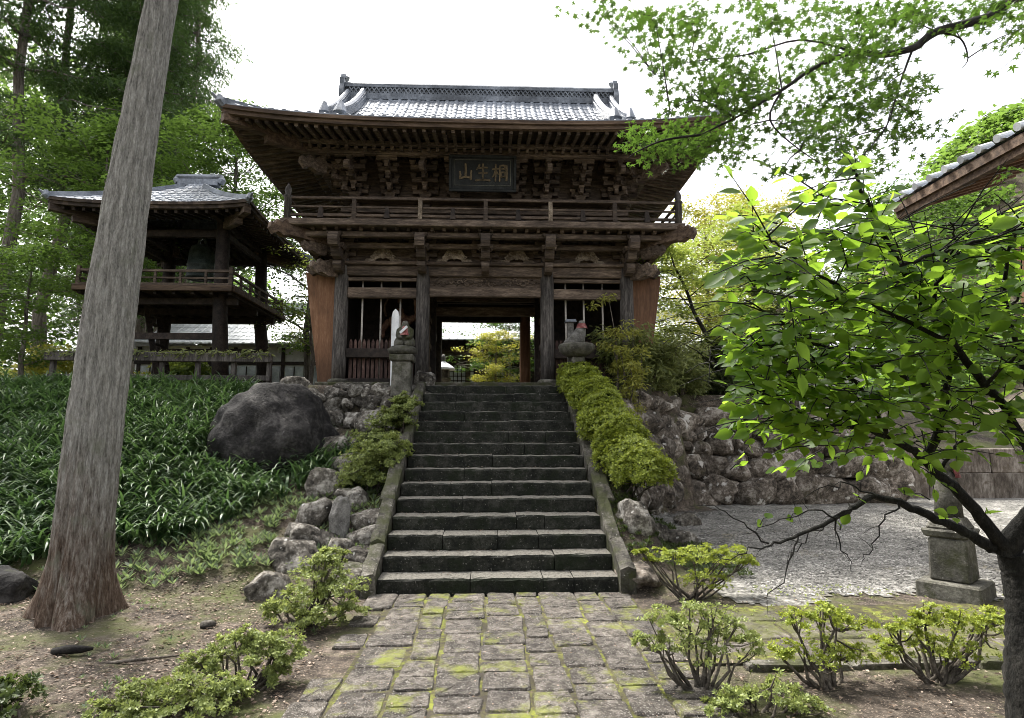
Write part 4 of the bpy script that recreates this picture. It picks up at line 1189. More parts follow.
eaves(BROOF, bt, 1.35, 1.35, .24, (WOODD, WOOD), drop=.14, tiers=1, count_cap=22, slope=.22, rs=(.07, .09))
br_ = BROOF.tiles('roof', TILE, bt, pitch=.23, amp=.03, row=.25)
for sx in (-1, 1):
    for sy in (-1, 1): BROOF.hip_ridge(TILE, br_, sx, sy, .12, .09, spike=(sy < 0))
m = MB(); zt = BROOF.zd(BROOF.hy); m.bx(BX - .55, BX + .55, BY - .11, BY + .11, zt - .1, zt + .08); m.tube([(BX - .6, BY, zt + .17), (BX + .6, BY, zt + .17)], .09, 8)
for sx in (-1, 1): m.tube([(BX + sx * .55, BY, zt), (BX + sx * .62, BY, zt + .10), (BX + sx * .60, BY, zt + .22)], [.12, .11, .05], 8)
m.build('ridge', TILE, br_)
m = MB()                                  # ladder up through the deck
A0, A1 = Vector((BX - .75, BY + .5, BZ)), Vector((BX - 1.15, BY + .2, DZ))
m.bar(A0 - Vector((0, .28, 0)), A1 - Vector((0, .28, 0)), .07, .14); m.bar(A0 + Vector((0, .28, 0)), A1 + Vector((0, .28, 0)), .07, .14)
for i in range(9):
    p = A0.lerp(A1, (i + .6) / 9.5); m.bar(p - Vector((0, .26, 0)), p + Vector((0, .26, 0)), .16, .035)
m.build('ladder', WOODD, bt)
bell = thing('temple_bell', (BX + .2, BY, 6.1), 'dark bronze bell hanging in the open upper floor of the tower', 'bell')
MB().lathe([(.36, 0), (.38, .05), (.35, .1), (.345, .35), (.355, .36), (.355, .4), (.34, .41), (.32, .75), (.27, .9), (.12, .98)], (BX + .2, BY, 6.1), 24).build('body', BRONZE, bell, smooth=True)
MB().tube([(BX + .1, BY, 7.06), (BX + .12, BY, 7.2), (BX + .2, BY, 7.3), (BX + .28, BY, 7.2), (BX + .3, BY, 7.06)], .04, 8).build('hanger', BRONZE, bell, smooth=True)
fe = thing('wooden_fence', (-7.2, 13.6, 2.84), 'low weathered rail fence with dry brush on it before the bell tower', 'fence')
for z, w, h in ((3.58, .12, .20), (3.12, .07, .12)): MB().bar((-9.9, 13.55, z), (-5.0, 13.6, z - .02), w, h).build('rail', WOODG, fe, bevel=.01)
for i in range(7):
    x = -9.8 + i * .79; MB().frustum(x, 13.66, 2.7, 3.6, .10, .09).build('post', WOODG, fe)
PB = rng.uniform(-9.9, -5.0, 900); P_ = np.stack([PB, 13.56 + rng.normal(0, .05, 900), 3.66 + rng.normal(0, .04, 900)], 1)
scatter('brush', T_NARROW, P_, frames(rand_dirs(900, -.9, .3), rand_dirs(900)), rng.uniform(.06, .2, 900), LF_WEEP, fe, kind='stuff')

# ------------------------------------------------------------------ guardian figure inside the left bay
def skin_fig(name, verts, edges, radii, mat, parent=None, sub=2, root=0):
    me = bpy.data.meshes.new(name)
    off = wl(parent) if parent else Vector((0, 0, 0))
    me.from_pydata([tuple(Vector(v) - off) for v in verts], edges, [])
    o = bpy.data.objects.new(name, me); COL.objects.link(o)
    o.modifiers.new('skin', 'SKIN'); s2 = o.modifiers.new('sub', 'SUBSURF'); s2.levels = sub; s2.render_levels = sub
    sl = me.skin_vertices[0].data
    for i, r_ in enumerate(radii):
        r_ = r_ if hasattr(r_, '__len__') else (r_, r_)
        sl[i].radius = r_
    sl[root].use_root = True
    bpy.context.view_layer.update()
    dg = bpy.context.evaluated_depsgraph_get()
    m2 = bpy.data.meshes.new_from_object(o.evaluated_get(dg)); m2.name = name
    bpy.data.objects.remove(o)
    m2.polygons.foreach_set('use_smooth', np.ones(len(m2.polygons), dtype=bool))
    return link_mesh(name, m2, mat, parent)
def guardian(x, y, z, s, flip, label):
    g = thing('guardian_statue', (x, y, z), label, 'statue')
    f = flip
    Vv = [(0, 0, 1.02), (0, -.02, 1.32), (0, -.03, 1.55), (0, -.04, 1.68), (0, -.06, 1.84),
          (.12, 0, .92), (.2, -.05, .5), (.22, .0, .08), (.24, -.14, .04),
          (-.12, 0, .92), (-.2, -.02, .5), (-.2, .03, .08), (-.22, -.1, .04),
          (.26, -.02, 1.52), (.46, -.05, 1.62), (.42, -.1, 1.92), (.4, -.12, 2.04),
          (-.26, -.02, 1.5), (-.42, -.1, 1.25), (-.38, -.28, 1.08), (-.36, -.36, 1.04)]
    Ee = [(0, 1), (1, 2), (2, 3), (3, 4), (0, 5), (5, 6), (6, 7), (7, 8), (0, 9), (9, 10), (10, 11), (11, 12), (2, 13), (13, 14), (14, 15), (15, 16), (2, 17), (17, 18), (18, 19), (19, 20)]
    Rr = [.2, .22, .2, .09, .15, .14, .1, .075, .06, .14, .1, .075, .06, .11, .085, .07, .06, .11, .085, .07, .06]
    skin_fig('body', [(x + a * s * f, y + b * s, z + c * s) for a, b, c in Vv], Ee, [r_ * s for r_ in Rr], STATUE, g)
    m = MB(); n = 20
    rows = []
    for k, (zz, rr) in enumerate(((1.12, .22), (.95, .28), (.75, .33), (.5, .38))):
        rows.append([(x + math.cos(2 * math.pi * i / n) * rr * s * (1 + .08 * math.sin(i * 2.5) * k), y + math.sin(2 * math.pi * i / n) * rr * .7 * s, z + zz * s + .04 * math.sin(i * 1.9) * k * s) for i in range(n + 1)])
    m.grid(rows); m.build('skirt', WOODE, g, smooth=True, fix=False)
    m = MB(); pts = [Vector((x + s * (.42 * math.cos(a)) , y + .12, z + s * (1.85 + .42 * math.sin(a)))) for a in [R(-30 + 24 * k) for k in range(11)]]
    m.tube(pts, .03, 6); m.build('sash', WOODE, g, smooth=True)
    m = MB(); m.tube([(x, y - .05 * s, z + 1.96 * s), (x, y - .04 * s, z + 2.08 * s), (x, y - .03 * s, z + 2.14 * s)], [.07 * s, .06 * s, .02], 8); m.build('topknot', STATUE, g, smooth=True)
    MB().lathe([(.42, -.16), (.38, 0)], (x, y, z + .02), 12).build('rock_base', GRANITED, g)
guardian(G(-2.02), 14.05, 3.12, .93, 1, 'carved wooden guardian figure standing in the dark bay behind the left pickets')

# ------------------------------------------------------------------ stone figures at the head of the steps
def pedestal_statue(px, Yd, label, kind, name):
    p = at(px, 388, Yd); x = p.x
    t = thing(name, (x, Yd, 2.8), label, 'statue')
    if kind == 'seated':
        MB().frustum(x, Yd, 2.6, 3.32, .40, .37).build('pedestal_block', GRANITED, t, bevel=.02)
        MB().frustum(x, Yd, 3.322, 3.45, .46, .50).build('pedestal_slab', GRANITED, t, bevel=.02)
        MB().lathe([(.20, 0), (.29, .05), (.31, .12), (.24, .18)], (x, Yd, 3.452), 14).build('lotus_base', GRANITED, t, smooth=True)
        z = 3.63
        V = [(0, 0, .05), (0, 0, .24), (0, -.01, .38), (0, -.015, .45), (.0, -.03, .55), (.15, -.08, .05), (.02, -.2, .05), (-.15, -.08, .05), (-.02, -.2, .06), (.13, -.02, .33), (.14, -.1, .2), (.03, -.16, .17), (-.13, -.02, .33), (-.14, -.1, .2), (-.03, -.16, .17)]
        E_ = [(0, 1), (1, 2), (2, 3), (3, 4), (0, 5), (5, 6), (0, 7), (7, 8), (2, 9), (9, 10), (10, 11), (2, 12), (12, 13), (13, 14)]
        skin_fig('figure', [(x + .04 + a, Yd + b, z + c) for a, b, c in V], E_, [.15, .14, .12, .055, .085, .08, .06, .08, .06, .06, .05, .04, .06, .05, .04], GRANITED, t)
        m = MB(); rows = []
        for k in range(5):
            a = .05 + k * .05; rows.append([(x + .04 + (.075 + .01 * k) * math.sin(R(-75 + 15 * j)), Yd - .01 - (.085 + .025 * k) * math.cos(R(-75 + 15 * j)), z + .47 - a) for j in range(11)])
        m.grid(rows); m.build('bib', RED, t, smooth=True, fix=False)
        m = MB(); m.bar((x + .10, Yd - .175, z + .40), (x - .04, Yd - .19, z + .26), .05, .01, (0, -1, 0)); m.build('white_ribbon', WHITEP, t)
    else:
        MB().frustum(x, Yd, 2.6, 3.44, .30, .26).build('pedestal_post', GRANITED, t, bevel=.02)
        MB().lathe([(.18, 0), (.25, .04), (.36, .12), (.38, .22), (.36, .26)], (x - .02, Yd, 3.442), 16).build('pedestal_bowl', GRANITED, t, smooth=True)
        z = 3.70
        V = [(-.02, 0, .08), (.05, 0, .24), (.10, 0, .36), (.10, 0, .43), (.09, -.01, .52), (.13, -.05, .06), (.13, .05, .06), (-.16, 0, .05), (-.30, 0, .02)]
        E_ = [(0, 1), (1, 2), (2, 3), (3, 4), (0, 5), (0, 6), (0, 7), (7, 8)]
        skin_fig('figure', [(x + a, Yd + b, z + c) for a, b, c in V], E_, [.15, .15, .10, .06, .085, .08, .08, .10, .05], GRANITE, t)
        m = MB(); rows = []
        for k in range(4):
            rows.append([(x + .095 + (.085 + .012 * k) * math.sin(R(-110 + 20 * j)) , Yd - (.09 + .014 * k) * math.cos(R(-110 + 20 * j)), z + .44 - k * .035) for j in range(12)])
        m.grid(rows); m.build('bib', RED, t, smooth=True, fix=False)
pedestal_statue(402, 12.25, 'small seated stone figure with red bib on a square pedestal left of the top step', 'seated', 'stone_figure')
pedestal_statue(578, 12.25, 'kneeling grey stone figure with red bib on a bowl shaped base', 'side', 'stone_figure')
p = at(394, 350, 12.45)
t = thing('memorial_board', (p.x, 12.5, 2.84), 'white upright wooden board with rounded top behind the seated stone figure', 'board')
MB().prism([(-.085, 0), (-.085, 1.45), (-.06, 1.56), (0, 1.62), (.06, 1.56), (.085, 1.45), (.085, 0)], (p.x, 12.5, 2.86), (.93, -.37, 0), (0, 0, 1), (.01, .025, 0)).build('board', WHITEP, t)
p = at(571, 350, 12.5)
t = thing('capped_post', (p.x, 12.5, 2.84), 'slim grey post with a small cap standing behind the kneeling stone figure', 'post')
MB().frustum(p.x, 12.55, 2.8, 4.22, .15, .13).build('shaft', GRANITE, t, bevel=.01)
MB().frustum(p.x, 12.55, 4.222, 4.28, .24, .20).build('cap', TILED, t)

# small stone lantern on the court beyond the gate
def lantern(x, y, z, label):
    t = thing('stone_lantern', (x, y, z), label, 'lantern')
    MB().lathe([(.34, 0), (.34, .12), (.22, .2)], (x, y, z), 6).build('base', GRANITE, t)
    MB().lathe([(.13, 0), (.12, .35), (.13, .55)], (x, y, z + .19), 12).build('shaft', GRANITE, t, smooth=True)
    MB().lathe([(.15, 0), (.30, .1), (.30, .16)], (x, y, z + .735), 6).build('platform', GRANITE, t)
    m = MB()
    for k in range(6):
        a = R(60 * k + 30); m.tube([(x + .19 * math.cos(a), y + .19 * math.sin(a), z + .897), (x + .19 * math.cos(a), y + .19 * math.sin(a), z + 1.16)], .045, 6)
    m.lathe([(.14, 0), (.14, .26)], (x, y, z + .898), 6)
    m.build('fire_box', GRANITE, t)
    MB().lathe([(.46, 0), (.44, .06), (.26, .18), (.12, .26), (.08, .3)], (x, y, z + 1.162), 6).build('cap', PALEROOF, t)
    MB().lathe([(.05, 0), (.10, .07), (.08, .15), (.02, .24)], (x, y, z + 1.463), 10).build('finial', GRANITE, t, smooth=True)
p = at(443, 382, 20)
lantern(p.x, 20, 2.84, 'small grey stone lantern seen through the gate passage')

# pedestal with a capped stone figure on the gravel
t = thing('stone_pedestal', (5.16, 6.85, .03), 'mossy square stone pedestal with a narrow shaft and red cloth on the gravel yard', 'pedestal')
t.rotation_euler = (0, 0, R(38))
def local(mb, name, mat, **k):
    mb.v = [(v[0] * .95 + 5.16, v[1] * .95 + 6.85, v[2] * .93 + .03) for v in mb.v]; return mb.build(name, mat, t, **k)
local(MB().frustum(0, 0, -.15, .19, .66, .64), 'plinth', GRANITED, bevel=.02)
local(MB().frustum(0, 0, .192, .70, .41, .38), 'block', GRANITED, bevel=.02)
local(MB().frustum(0, 0, .702, .80, .44, .50), 'slab', GRANITED, bevel=.02)
local(MB().frustum(0, 0, .802, .95, .42, .28), 'collar', GRANITED, bevel=.02)
local(MB().tube([(0, 0, .94), (.01, 0, 1.2), (.0, 0, 1.42), (0, 0, 1.50)], [.15, .135, .12, .07], 10), 'shaft', GRANITED, smooth=True)
local(MB().lathe([(.06, 0), (.115, .06), (.12, .14), (.08, .22), (.01, .25)], (0, 0, 1.48), 12), 'head', GRANITED, smooth=True)
m = MB(); m.grid([[((.125 + .008 * k) * math.sin(R(-60 + 12 * j) + .4), -(.125 + .008 * k) * math.cos(R(-60 + 12 * j) + .4), 1.56 - k * .035) for j in range(10)] for k in range(5)])
local(m, 'red_cloth', RED, smooth=True, fix=False)

# ------------------------------------------------------------------ buildings behind
def simple_roof(root, cx, cy, hx, hy, z0, rise, mat, name='roof'):
    rf = Roof(cx, cy, hx, hy, z0, rise / hy * .75, rise / hy / hy * .25, dg=min(1.2, hy * .4), lift=.12, gover=.05)
    o = rf.tiles(name, mat, root, pitch=.32, amp=.035, row=.4)
    zt = rf.zd(hy); rx_ = hx - rf.dg
    MB().bx(cx - rx_, cx + rx_, cy - .15, cy + .15, zt - .1, zt + .3).build('ridge', mat, o)
    for sx in (-1, 1): MB().prism([(-(hy - rf.dg), rf.zd(rf.dg)), (0, zt - .05), (hy - rf.dg, rf.zd(rf.dg))], (cx + sx * (rx_ - .2), cy, 0), (0, 1, 0), (0, 0, 1), (sx * .08, 0, 0)).build('gable_wall', PLASTER, o)
    return rf
mh = thing('main_hall', (-.4, 29, 2.84), 'temple hall with a broad pale tiled roof seen through the gate passage', 'hall')
MB().bx(-6.5, 6.0, 26.5, 32, 2.8, 6.1).build('wall', WOODD, mh)
simple_roof(mh, -.3, 29.2, 8, 4.8, 5.75, 4.6, PALEROOF)
for i in range(8): MB().bx(-6.2 + i * 1.7, -6.0 + i * 1.7, 26.3, 26.5, 2.8, 6.0).build('post', WOOD, mh)
MB().bx(-6.5, 6, 26.28, 26.48, 5.3, 5.6).build('beam', WOODX, mh)
for x in (-1.3, .6):
    w_ = MB(); w_.bx(x - .55, x + .55, 26.42, 26.5, 3.4, 4.9); w_ = w_.build('window', GLASS, mh)
    la = MB()
    for k in range(7): la.bx(x - .55 + k * .18, x - .52 + k * .18, 26.38, 26.415, 3.4, 4.9); 
    for k in range(8): la.bx(x - .55, x + .55, 26.375, 26.41, 3.42 + k * .2, 3.45 + k * .2)
    la.build('lattice', WOODD, w_)
wh = thing('white_house', (-9.5, 24.5, 2.84), 'white walled house with dark posts and sliding glass doors behind the bell tower', 'house')
MB().bx(-14, -5.4, 24, 29, 2.8, 5.35).build('wall', PLASTER, wh)
for i in range(10): MB().bx(-13.9 + i * .93, -13.78 + i * .93, 23.93, 23.998, 2.8, 5.3).build('post', WOODD, wh)
MB().bx(-14, -5.4, 23.9, 23.99, 4.62, 4.74).build('beam', WOODD, wh)
for i in range(9):
    x = -13.78 + i * .93
    pn = MB().bx(x + .04, x + .76, 23.96, 23.997, 3.0, 4.55).build('sliding_door', GLASS, wh)
    MB().bx(x + .38, x + .42, 23.935, 23.958, 3.0, 4.55).build('mullion', WOODD, pn)
simple_roof(wh, -9.7, 26.5, 5.0, 3.3, 5.35, 2.0, PALEROOF)
sh = thing('storehouse', (11, 27, 2.84), 'low building with a pale roof half hidden by trees right of the gate', 'house')
MB().bx(6, 16, 25, 31, 2.8, 5.2).build('wall', PLASTER, sh)
simple_roof(sh, 11, 28, 5.8, 3.9, 5.25, 2.2, PALEROOF)
# side hall whose eave enters the frame at the right: it stands behind the yard's edge
sdh = thing('side_hall', (9.6, 6.2, .1), 'temple side hall with a white tile-ended eave entering at the right edge', 'hall')
EX = 6.45
MB().bx(8.25, 12.5, 1.5, 8.75, 0, 5.3).build('wall', PLASTER, sdh)
for y in (8.68, 6.4, 4.1): MB().bx(8.10, 8.245, y - .08, y + .08, 0, 4.8).build('post', WOODB, sdh)
for z in (.5, 2.6, 4.2): MB().bx(8.14, 8.244, 1.5, 8.6, z, z + .16).build('beam', WOODB, sdh)
m = MB()
slope_ = .42
rows = []
for k in range(9):
    d = k * .55; row = []
    for i in range(int(8.6 / .05)):
        y = .7 + i * .05; wv = max(0, math.cos(((y / .3) % 1 - .5) * 2 * math.pi)) ** .7
        row.append((EX + d, y, 5.56 + d * slope_ + d * d * .02 + .04 * wv + .02))
    rows.append(row)
m.grid(rows); rf_ = m.build('roof', TILE, sdh, fix=False)
for i in range(29):
    y = .75 + i * .3; MB().tube([(EX - .05, y, 5.62), (EX + .14, y, 5.68)], .055, 12).build('eave_tile', PALEROOF, rf_, fix=False)
m = MB(); m.bx(EX + .02, EX + .1, .7, 9.15, 5.42, 5.55); m.bx(EX + .06, EX + .16, .7, 9.15, 5.32, 5.42); m.build('eave_fascia', WOODE, sdh)
for i in range(34):
    y = .8 + i * .252; MB().bar((EX + .1, y, 5.44), (8.3, y, 5.44 + 1.75 * slope_ * .75), .07, .09).build('rafter', WOODB, sdh)
m = MB(); m.grid([[(EX + .08, .7, 5.51), (EX + .08, 9.15, 5.51)], [(8.4, .7, 5.51 + 1.9 * slope_ * .75), (8.4, 9.15, 5.51 + 1.9 * slope_ * .75)]]); m.build('soffit', WOODE, sdh, fix=False)
m = MB(); m.prism([(EX + .1, 5.42), (EX + .1, 5.56), (EX + 4.4, 5.56 + 4.3 * slope_ + .3), (EX + 4.4, 5.32 + 4.3 * slope_ + .3)], (0, 9.16, 0), (1, 0, 0), (0, 0, 1), (0, .06, 0)); m.build('barge_board', WOODB, sdh)

# ------------------------------------------------------------------ rocks beside the steps
big = gpt(278, 462)
rock('boulder', (-3.90, 10.9, 1.62), (1.16, 1.0, 1.22), 5, ROCKD, 'huge dark rounded boulder rising from the strap-leaved bank', 'boulder', sub=5, rough=.07, planes=60, rz=.3, lo=.86)
LR = [ # px, py, width, height, seed, label   (left of the steps, from the foot upwards)
 (265, 592, .42, .30, 1, 'rounded grey rock alone at the edge of the leaf litter left of the azaleas'),
 (290, 560, .46, .34, 2, 'blocky rock above the lone rounded rock in the left pile'),
 (362, 560, .34, .26, 3, 'pale wedge rock touching the lowest left kerb stone'),
 (352, 584, .40, .26, 4, 'flat dark stone lying at the foot of the left kerb'),
 (368, 520, .44, .26, 6, 'pale slanted slab rock right of the thin standing stone'),
 (312, 520, .46, .40, 7, 'angular brown rock left of the thin standing stone'),
 (322, 492, .44, .42, 8, 'squarish grey rock with weeds above the angular brown rock'),
 (345, 470, .50, .42, 9, 'pale rock in the middle of the left rock bank'),
 (300, 540, .40, .26, 10, 'low dark rock under the angular brown rock'),
 (360, 450, .50, .42, 12, 'grey rock below the broad slanted slab on the left bank'),
 (384, 406, .42, .40, 13, 'mossy rock at the upper end of the left kerb stones'),
 (372, 428, .80, .50, 14, 'broad slanted brown slab leaning on the bank below the picket bay'),
 (336, 556, .30, .28, 15, 'small upright yellow-brown rock behind the left azalea bush'),
 (330, 512, .36, .30, 51, 'brown-topped rock wedged behind the thin standing stone'),
 (352, 500, .42, .34, 52, 'grey chip-faced rock above the pale slanted slab'),
 (366, 540, .40, .24, 53, 'flat pale rock between the slanted slab and the wedge rock'),
 (334, 452, .44, .36, 54, 'lichen-spotted rock at the corner of the strap-leaved bank'),
 (378, 446, .36, .30, 55, 'small rock close under the upper loose azalea'),
 (318, 545, .34, .24, 56, 'low broken rock in the middle of the lower left pile'),
 (405, 388, .40, .34, 16, 'rough rock beside the pedestal of the seated stone figure'),
 (345, 386, .34, .24, 17, 'dark rock on top of the terrace wall under the pickets'),
 (292, 384, .5, .3, 18, 'heap-like pale rock beyond the boulder in front of the white house'),
 (425, 384, .36, .42, 19, 'upright rough rock at the left end of the top step'),
]
for px, py, w, h, sd_, lb in LR:
    p = gpt(px, py + 6)
    if p.y > 12.6: p = at(px, py, 12.5 if px < 410 else 12.35); p.z = 2.84
    rock('rock', (p.x, p.y + .12, p.z + h * .22), (w * .68, w * .6, h * .78), 100 + sd_, ROCK, lb, 'rock', 'rocks left of the steps', sub=4, rz=sd_ * 1.3, rough=.09, tilt=.25 * math.sin(sd_ * 2.1))
p = gpt(336, 542)
V, F = rock_verts((.14, .09, .36), 77, 4, 7, .05)
o = rock('standing_stone', (p.x, p.y + .1, p.z + .26), (.135, .08, .40), 78, GRANITE, 'thin pale standing stone upright among the rocks left of the steps', 'stone', sub=4, rough=.05, rz=.5, tilt=.06)
RR = [
 (635, 522, .50, .48, 31, 'dark rounded rock against the right kerb below the hedge'),
 (652, 505, .34, .42, 32, 'pointed grey rock behind the dark rounded rock'),
 (678, 540, .55, .26, 33, 'long flat layered rock at the foot of the right mound'),
 (660, 535, .30, .28, 34, 'small reddish rock between the dark rock and the flat rock'),
 (690, 520, .46, .24, 35, 'low pale slab rock behind the flat layered rock'),
 (668, 500, .36, .30, 36, 'pale squarish rock at the lower end of the hedge'),
 (640, 580, .50, .28, 37, 'grey rock half under the low spreading azalea'),
 (625, 470, .4, .3, 38, 'pale rock showing between the hedge and the stone wall'),
]
for px, py, w, h, sd_, lb in RR:
    p = gpt(px, py + 6)
    if p.y > 13: p = at(px, py, 12.2); p.z = max(hz(p.x, p.y), p.z)
    rock('rock', (p.x, p.y + .12, p.z + h * .22), (w * .55, w * .5, h * .62), 100 + sd_, ROCKW if sd_ > 36 else ROCK, lb, 'rock', 'rocks right of the steps', sub=4, rz=sd_ * 1.3, rough=.09, tilt=.25 * math.sin(sd_ * 2.1))
p = gpt(12, 605); rock('rock', (p.x - .3, p.y + .2, p.z + .02), (.42, .4, .3), 61, ROCKD, 'mossy rock left of the big cedar trunk at the frame edge', 'rock', sub=4)
p = gpt(206, 628); rock('rock', (p.x, p.y, p.z + .02), (.07, .06, .05), 62, ROCK, 'small dark stone lying in the leaf litter', 'rock', sub=3)
def branch_piece(name, pts, r, mat, label):
    m = MB(); m.tube(pts, r, 7); o = m.build(name, mat, None, loc=pts[0], smooth=True, fix=False); tag(o, label, 'stick'); return o
p = gpt(66, 656); branch_piece('fallen_stick', [p + Vector((-.12, .02, .03)), p + Vector((0, 0, .05)), p + Vector((.1, .03, .04)), p + Vector((.16, .08, .03))], [.025, .035, .03, .012], TWIG, 'dark broken stick lying in front of the cedar trunk')
p = gpt(140, 664); branch_piece('fallen_stick', [p + Vector((-.3, -.05, .02)), p + Vector((0, 0, .035)), p + Vector((.25, .12, .02))], [.012, .014, .006], STEMB, 'thin pale twig lying in the leaf litter left of the azaleas')

# ------------------------------------------------------------------ strap-leaved ground cover on the bank
def strap_bank():
    n = 4200
    x = rng.uniform(-13.5, -2.5, n); y = rng.uniform(6.2, 12.9, n)
    lo = np.interp(x, [-14, -6.2, -5.0, -4.0, -3.2, -2.5], [6.4, 6.9, 7.6, 8.5, 9.1, 10.2]) + .25 * np.sin(x * 3.3)
    ok = (y > lo) & (y < np.where(x < -5, 12.9, 11.9)) & (((x + 3.92) / .95) ** 2 + ((y - 10.9) / .75) ** 2 > 1) & ~((x > -3.3) & (y > 11.2)) & ((x + 4.1) ** 2 + (y - 6.2) ** 2 > .8)
    x, y = x[ok], y[ok]; n = len(x); k = 12
    X = np.repeat(x, k) + rng.normal(0, .05, n * k); Y_ = np.repeat(y, k) + rng.normal(0, .05, n * k)
    Z = H(X, Y_) - .02
    az = rng.uniform(0, 2 * math.pi, n * k); L_ = rng.uniform(.30, .66, n * k); w = rng.uniform(.011, .021, n * k)
    e0 = R(82) - rng.uniform(0, .5, n * k); bend = rng.uniform(1.1, 2.3, n * k)
    m = 6; pts = []; px_ = np.zeros_like(X); pz = np.zeros_like(X)
    ca, sa = np.cos(az), np.sin(az)
    for i in range(m):
        t = i / (m - 1); ww = w * (1 - t ** 3) + .0015
        cx_ = X + ca * px_; cy_ = Y_ + sa * px_; cz_ = Z + pz
        pts.append(np.stack([cx_ - sa * ww, cy_ + ca * ww, cz_], -1)); pts.append(np.stack([cx_ + sa * ww, cy_ - ca * ww, cz_], -1))
        e = e0 - bend * t; px_ = px_ + np.cos(e) * L_ / (m - 1); pz = pz + np.sin(e) * L_ / (m - 1)
    V = np.stack(pts, 1).reshape(-1, 3)
    q1 = np.array([(2 * i, 2 * i + 1, 2 * i + 3, 2 * i + 2) for i in range(m - 1)])
    q = (q1[None] + (np.arange(n * k) * 2 * m)[:, None, None]).reshape(-1, 4)
    me = np_mesh('strap_leaf_ground_cover', V, q.ravel(), np.arange(len(q)) * 4, np.full(len(q), 4), True)
    o = link_mesh('strap_leaf_ground_cover', me, LF_LIR)
    tag(o, 'dense dark green strap-leaved plants covering the left bank', 'ground cover', kind='stuff')
strap_bank()
def ground_scatter(name, n, area, T, size, mat, label, cat, flat=True, up=.0):
    x0, x1, y0, y1, cond = area
    x = rng.uniform(x0, x1, n); y = rng.uniform(y0, y1, n); ok = cond(x, y); x, y = x[ok], y[ok]
    z = H(x, y) + up
    P = np.stack([x, y, z], 1)
    f = rand_dirs(len(x), -.15, .25) if flat else rand_dirs(len(x), -.1, .1)
    u = np.array([0, 0, 1.0]) + rand_dirs(len(x)) * (.45 if flat else .3)
    o = scatter(name, T, P, frames(f, u), rng.uniform(.5, 1.3, len(x)) * size, mat, None, 'stuff')
    tag(o, label, cat)
    return o
ground_scatter('fallen_leaves', 22000, (-8, -1.5, 2.8, 9.5, lambda x, y: (y < np.interp(x, [-8, -6, -4, -2.6, -1.5], [6.8, 7.2, 8.6, 9.4, 8.2])) & (np.sin(x * 2.3 + 1) + np.sin(y * 2.9) + rng.normal(0, .8, len(x)) > -.9)), T_FOLD, .036, LF_DEAD, 'dry brown leaves strewn over the bare soil left of the path', 'fallen leaves', up=.012)
ground_scatter('leaf_crumbs', 5200, (1.3, 8.5, 2.6, 7.0, lambda x, y: (x > 1.75) & ((y < 4.9) | (rng.random(len(x)) < .35))), T_FOLD, .035, LF_DEAD, 'dry leaf crumbs on the planted beds right of the path', 'fallen leaves', up=.02)
ground_scatter('step_litter', 1500, (-1.35, 1.35, 7.25, 12.2, lambda x, y: rng.random(len(x)) < np.where(((y - Y0) % TR) > .22, .9, .25)), T_FOLD, .028, LF_DEAD, 'crumbs of dry leaf caught on the stone treads', 'fallen leaves')
for o in [bpy.data.objects['step_litter']]:
    me = o.data; co = np.empty(len(me.vertices) * 3, dtype=np.float32); me.vertices.foreach_get('co', co); co = co.reshape(-1, 3)
    i = np.clip(np.floor((co[0::4, 1] - Y0) / TR), 0, NS - 1); base = H(co[0::4, 0], co[0::4, 1])
    tgt = RI * (i + 1) + .008
    co[:, 2] += np.repeat(tgt - base, 4); me.vertices.foreach_set('co', co.ravel()); me.update()
ground_scatter('path_litter', 900, (-1.7, 1.8, 2.8, 7.1, lambda x, y: rng.random(len(x)) < .9), T_FOLD, .022, LF_DEAD, 'tiny dry leaf bits on the paving', 'fallen leaves', up=.055)
ground_scatter('weeds', 1500, (-5.2, -1.7, 6.9, 11.5, lambda x, y: (y > np.interp(x, [-5.2, -4, -3, -1.7], [6.9, 7.2, 7.6, 7.8])) & (y < np.interp(x, [-5.2, -4.2, -3.2, -2.6, -1.7], [7.6, 8.6, 9.6, 11, 11.4]))), T_WEED, .13, LF_WEED, 'pale low weeds between the bank and the bare soil', 'weeds', flat=False, up=.03)
ground_scatter('grass_tufts', 420, (-6, -1.6, 3.0, 7.6, lambda x, y: np.sin(x * 3 + y * 2) > .2), T_WEED, .06, LF_WEED, 'sparse small green sprouts in the leaf litter', 'weeds', flat=False, up=.01)
ground_scatter('moss_sprigs', 2600, (1.8, 8, 4.9, 7.2, lambda x, y: np.sin(x * 2.1 + .6) + np.sin(y * 5 + x) + rng.normal(0, .5, len(x)) > .5), T_WEED, .03, LF_AZ, 'short mossy growth along the side path and the gravel edge', 'moss', flat=False, up=.03)
ground_scatter('mound_growth', 2400, (1.6, 3.2, 7.6, 13, lambda x, y: rng.random(len(x)) < .9), T_WEED, .08, LF_DARK, 'dark low growth on the mound under the right hedge', 'ground cover', flat=False, up=.03)
ground_scatter('gravel_pebbles', 26000, (2.4, 9.5, 6.7, 13, lambda x, y: (y > 6.9) & (x > 2.95)), T_PEB, .016, surf('pebble', [(.09, .087, .08), (.18, .173, .16), (.30, .29, .27)], 3, island=.5), 'loose pale pebbles on the gravel yard', 'pebbles', up=.016)

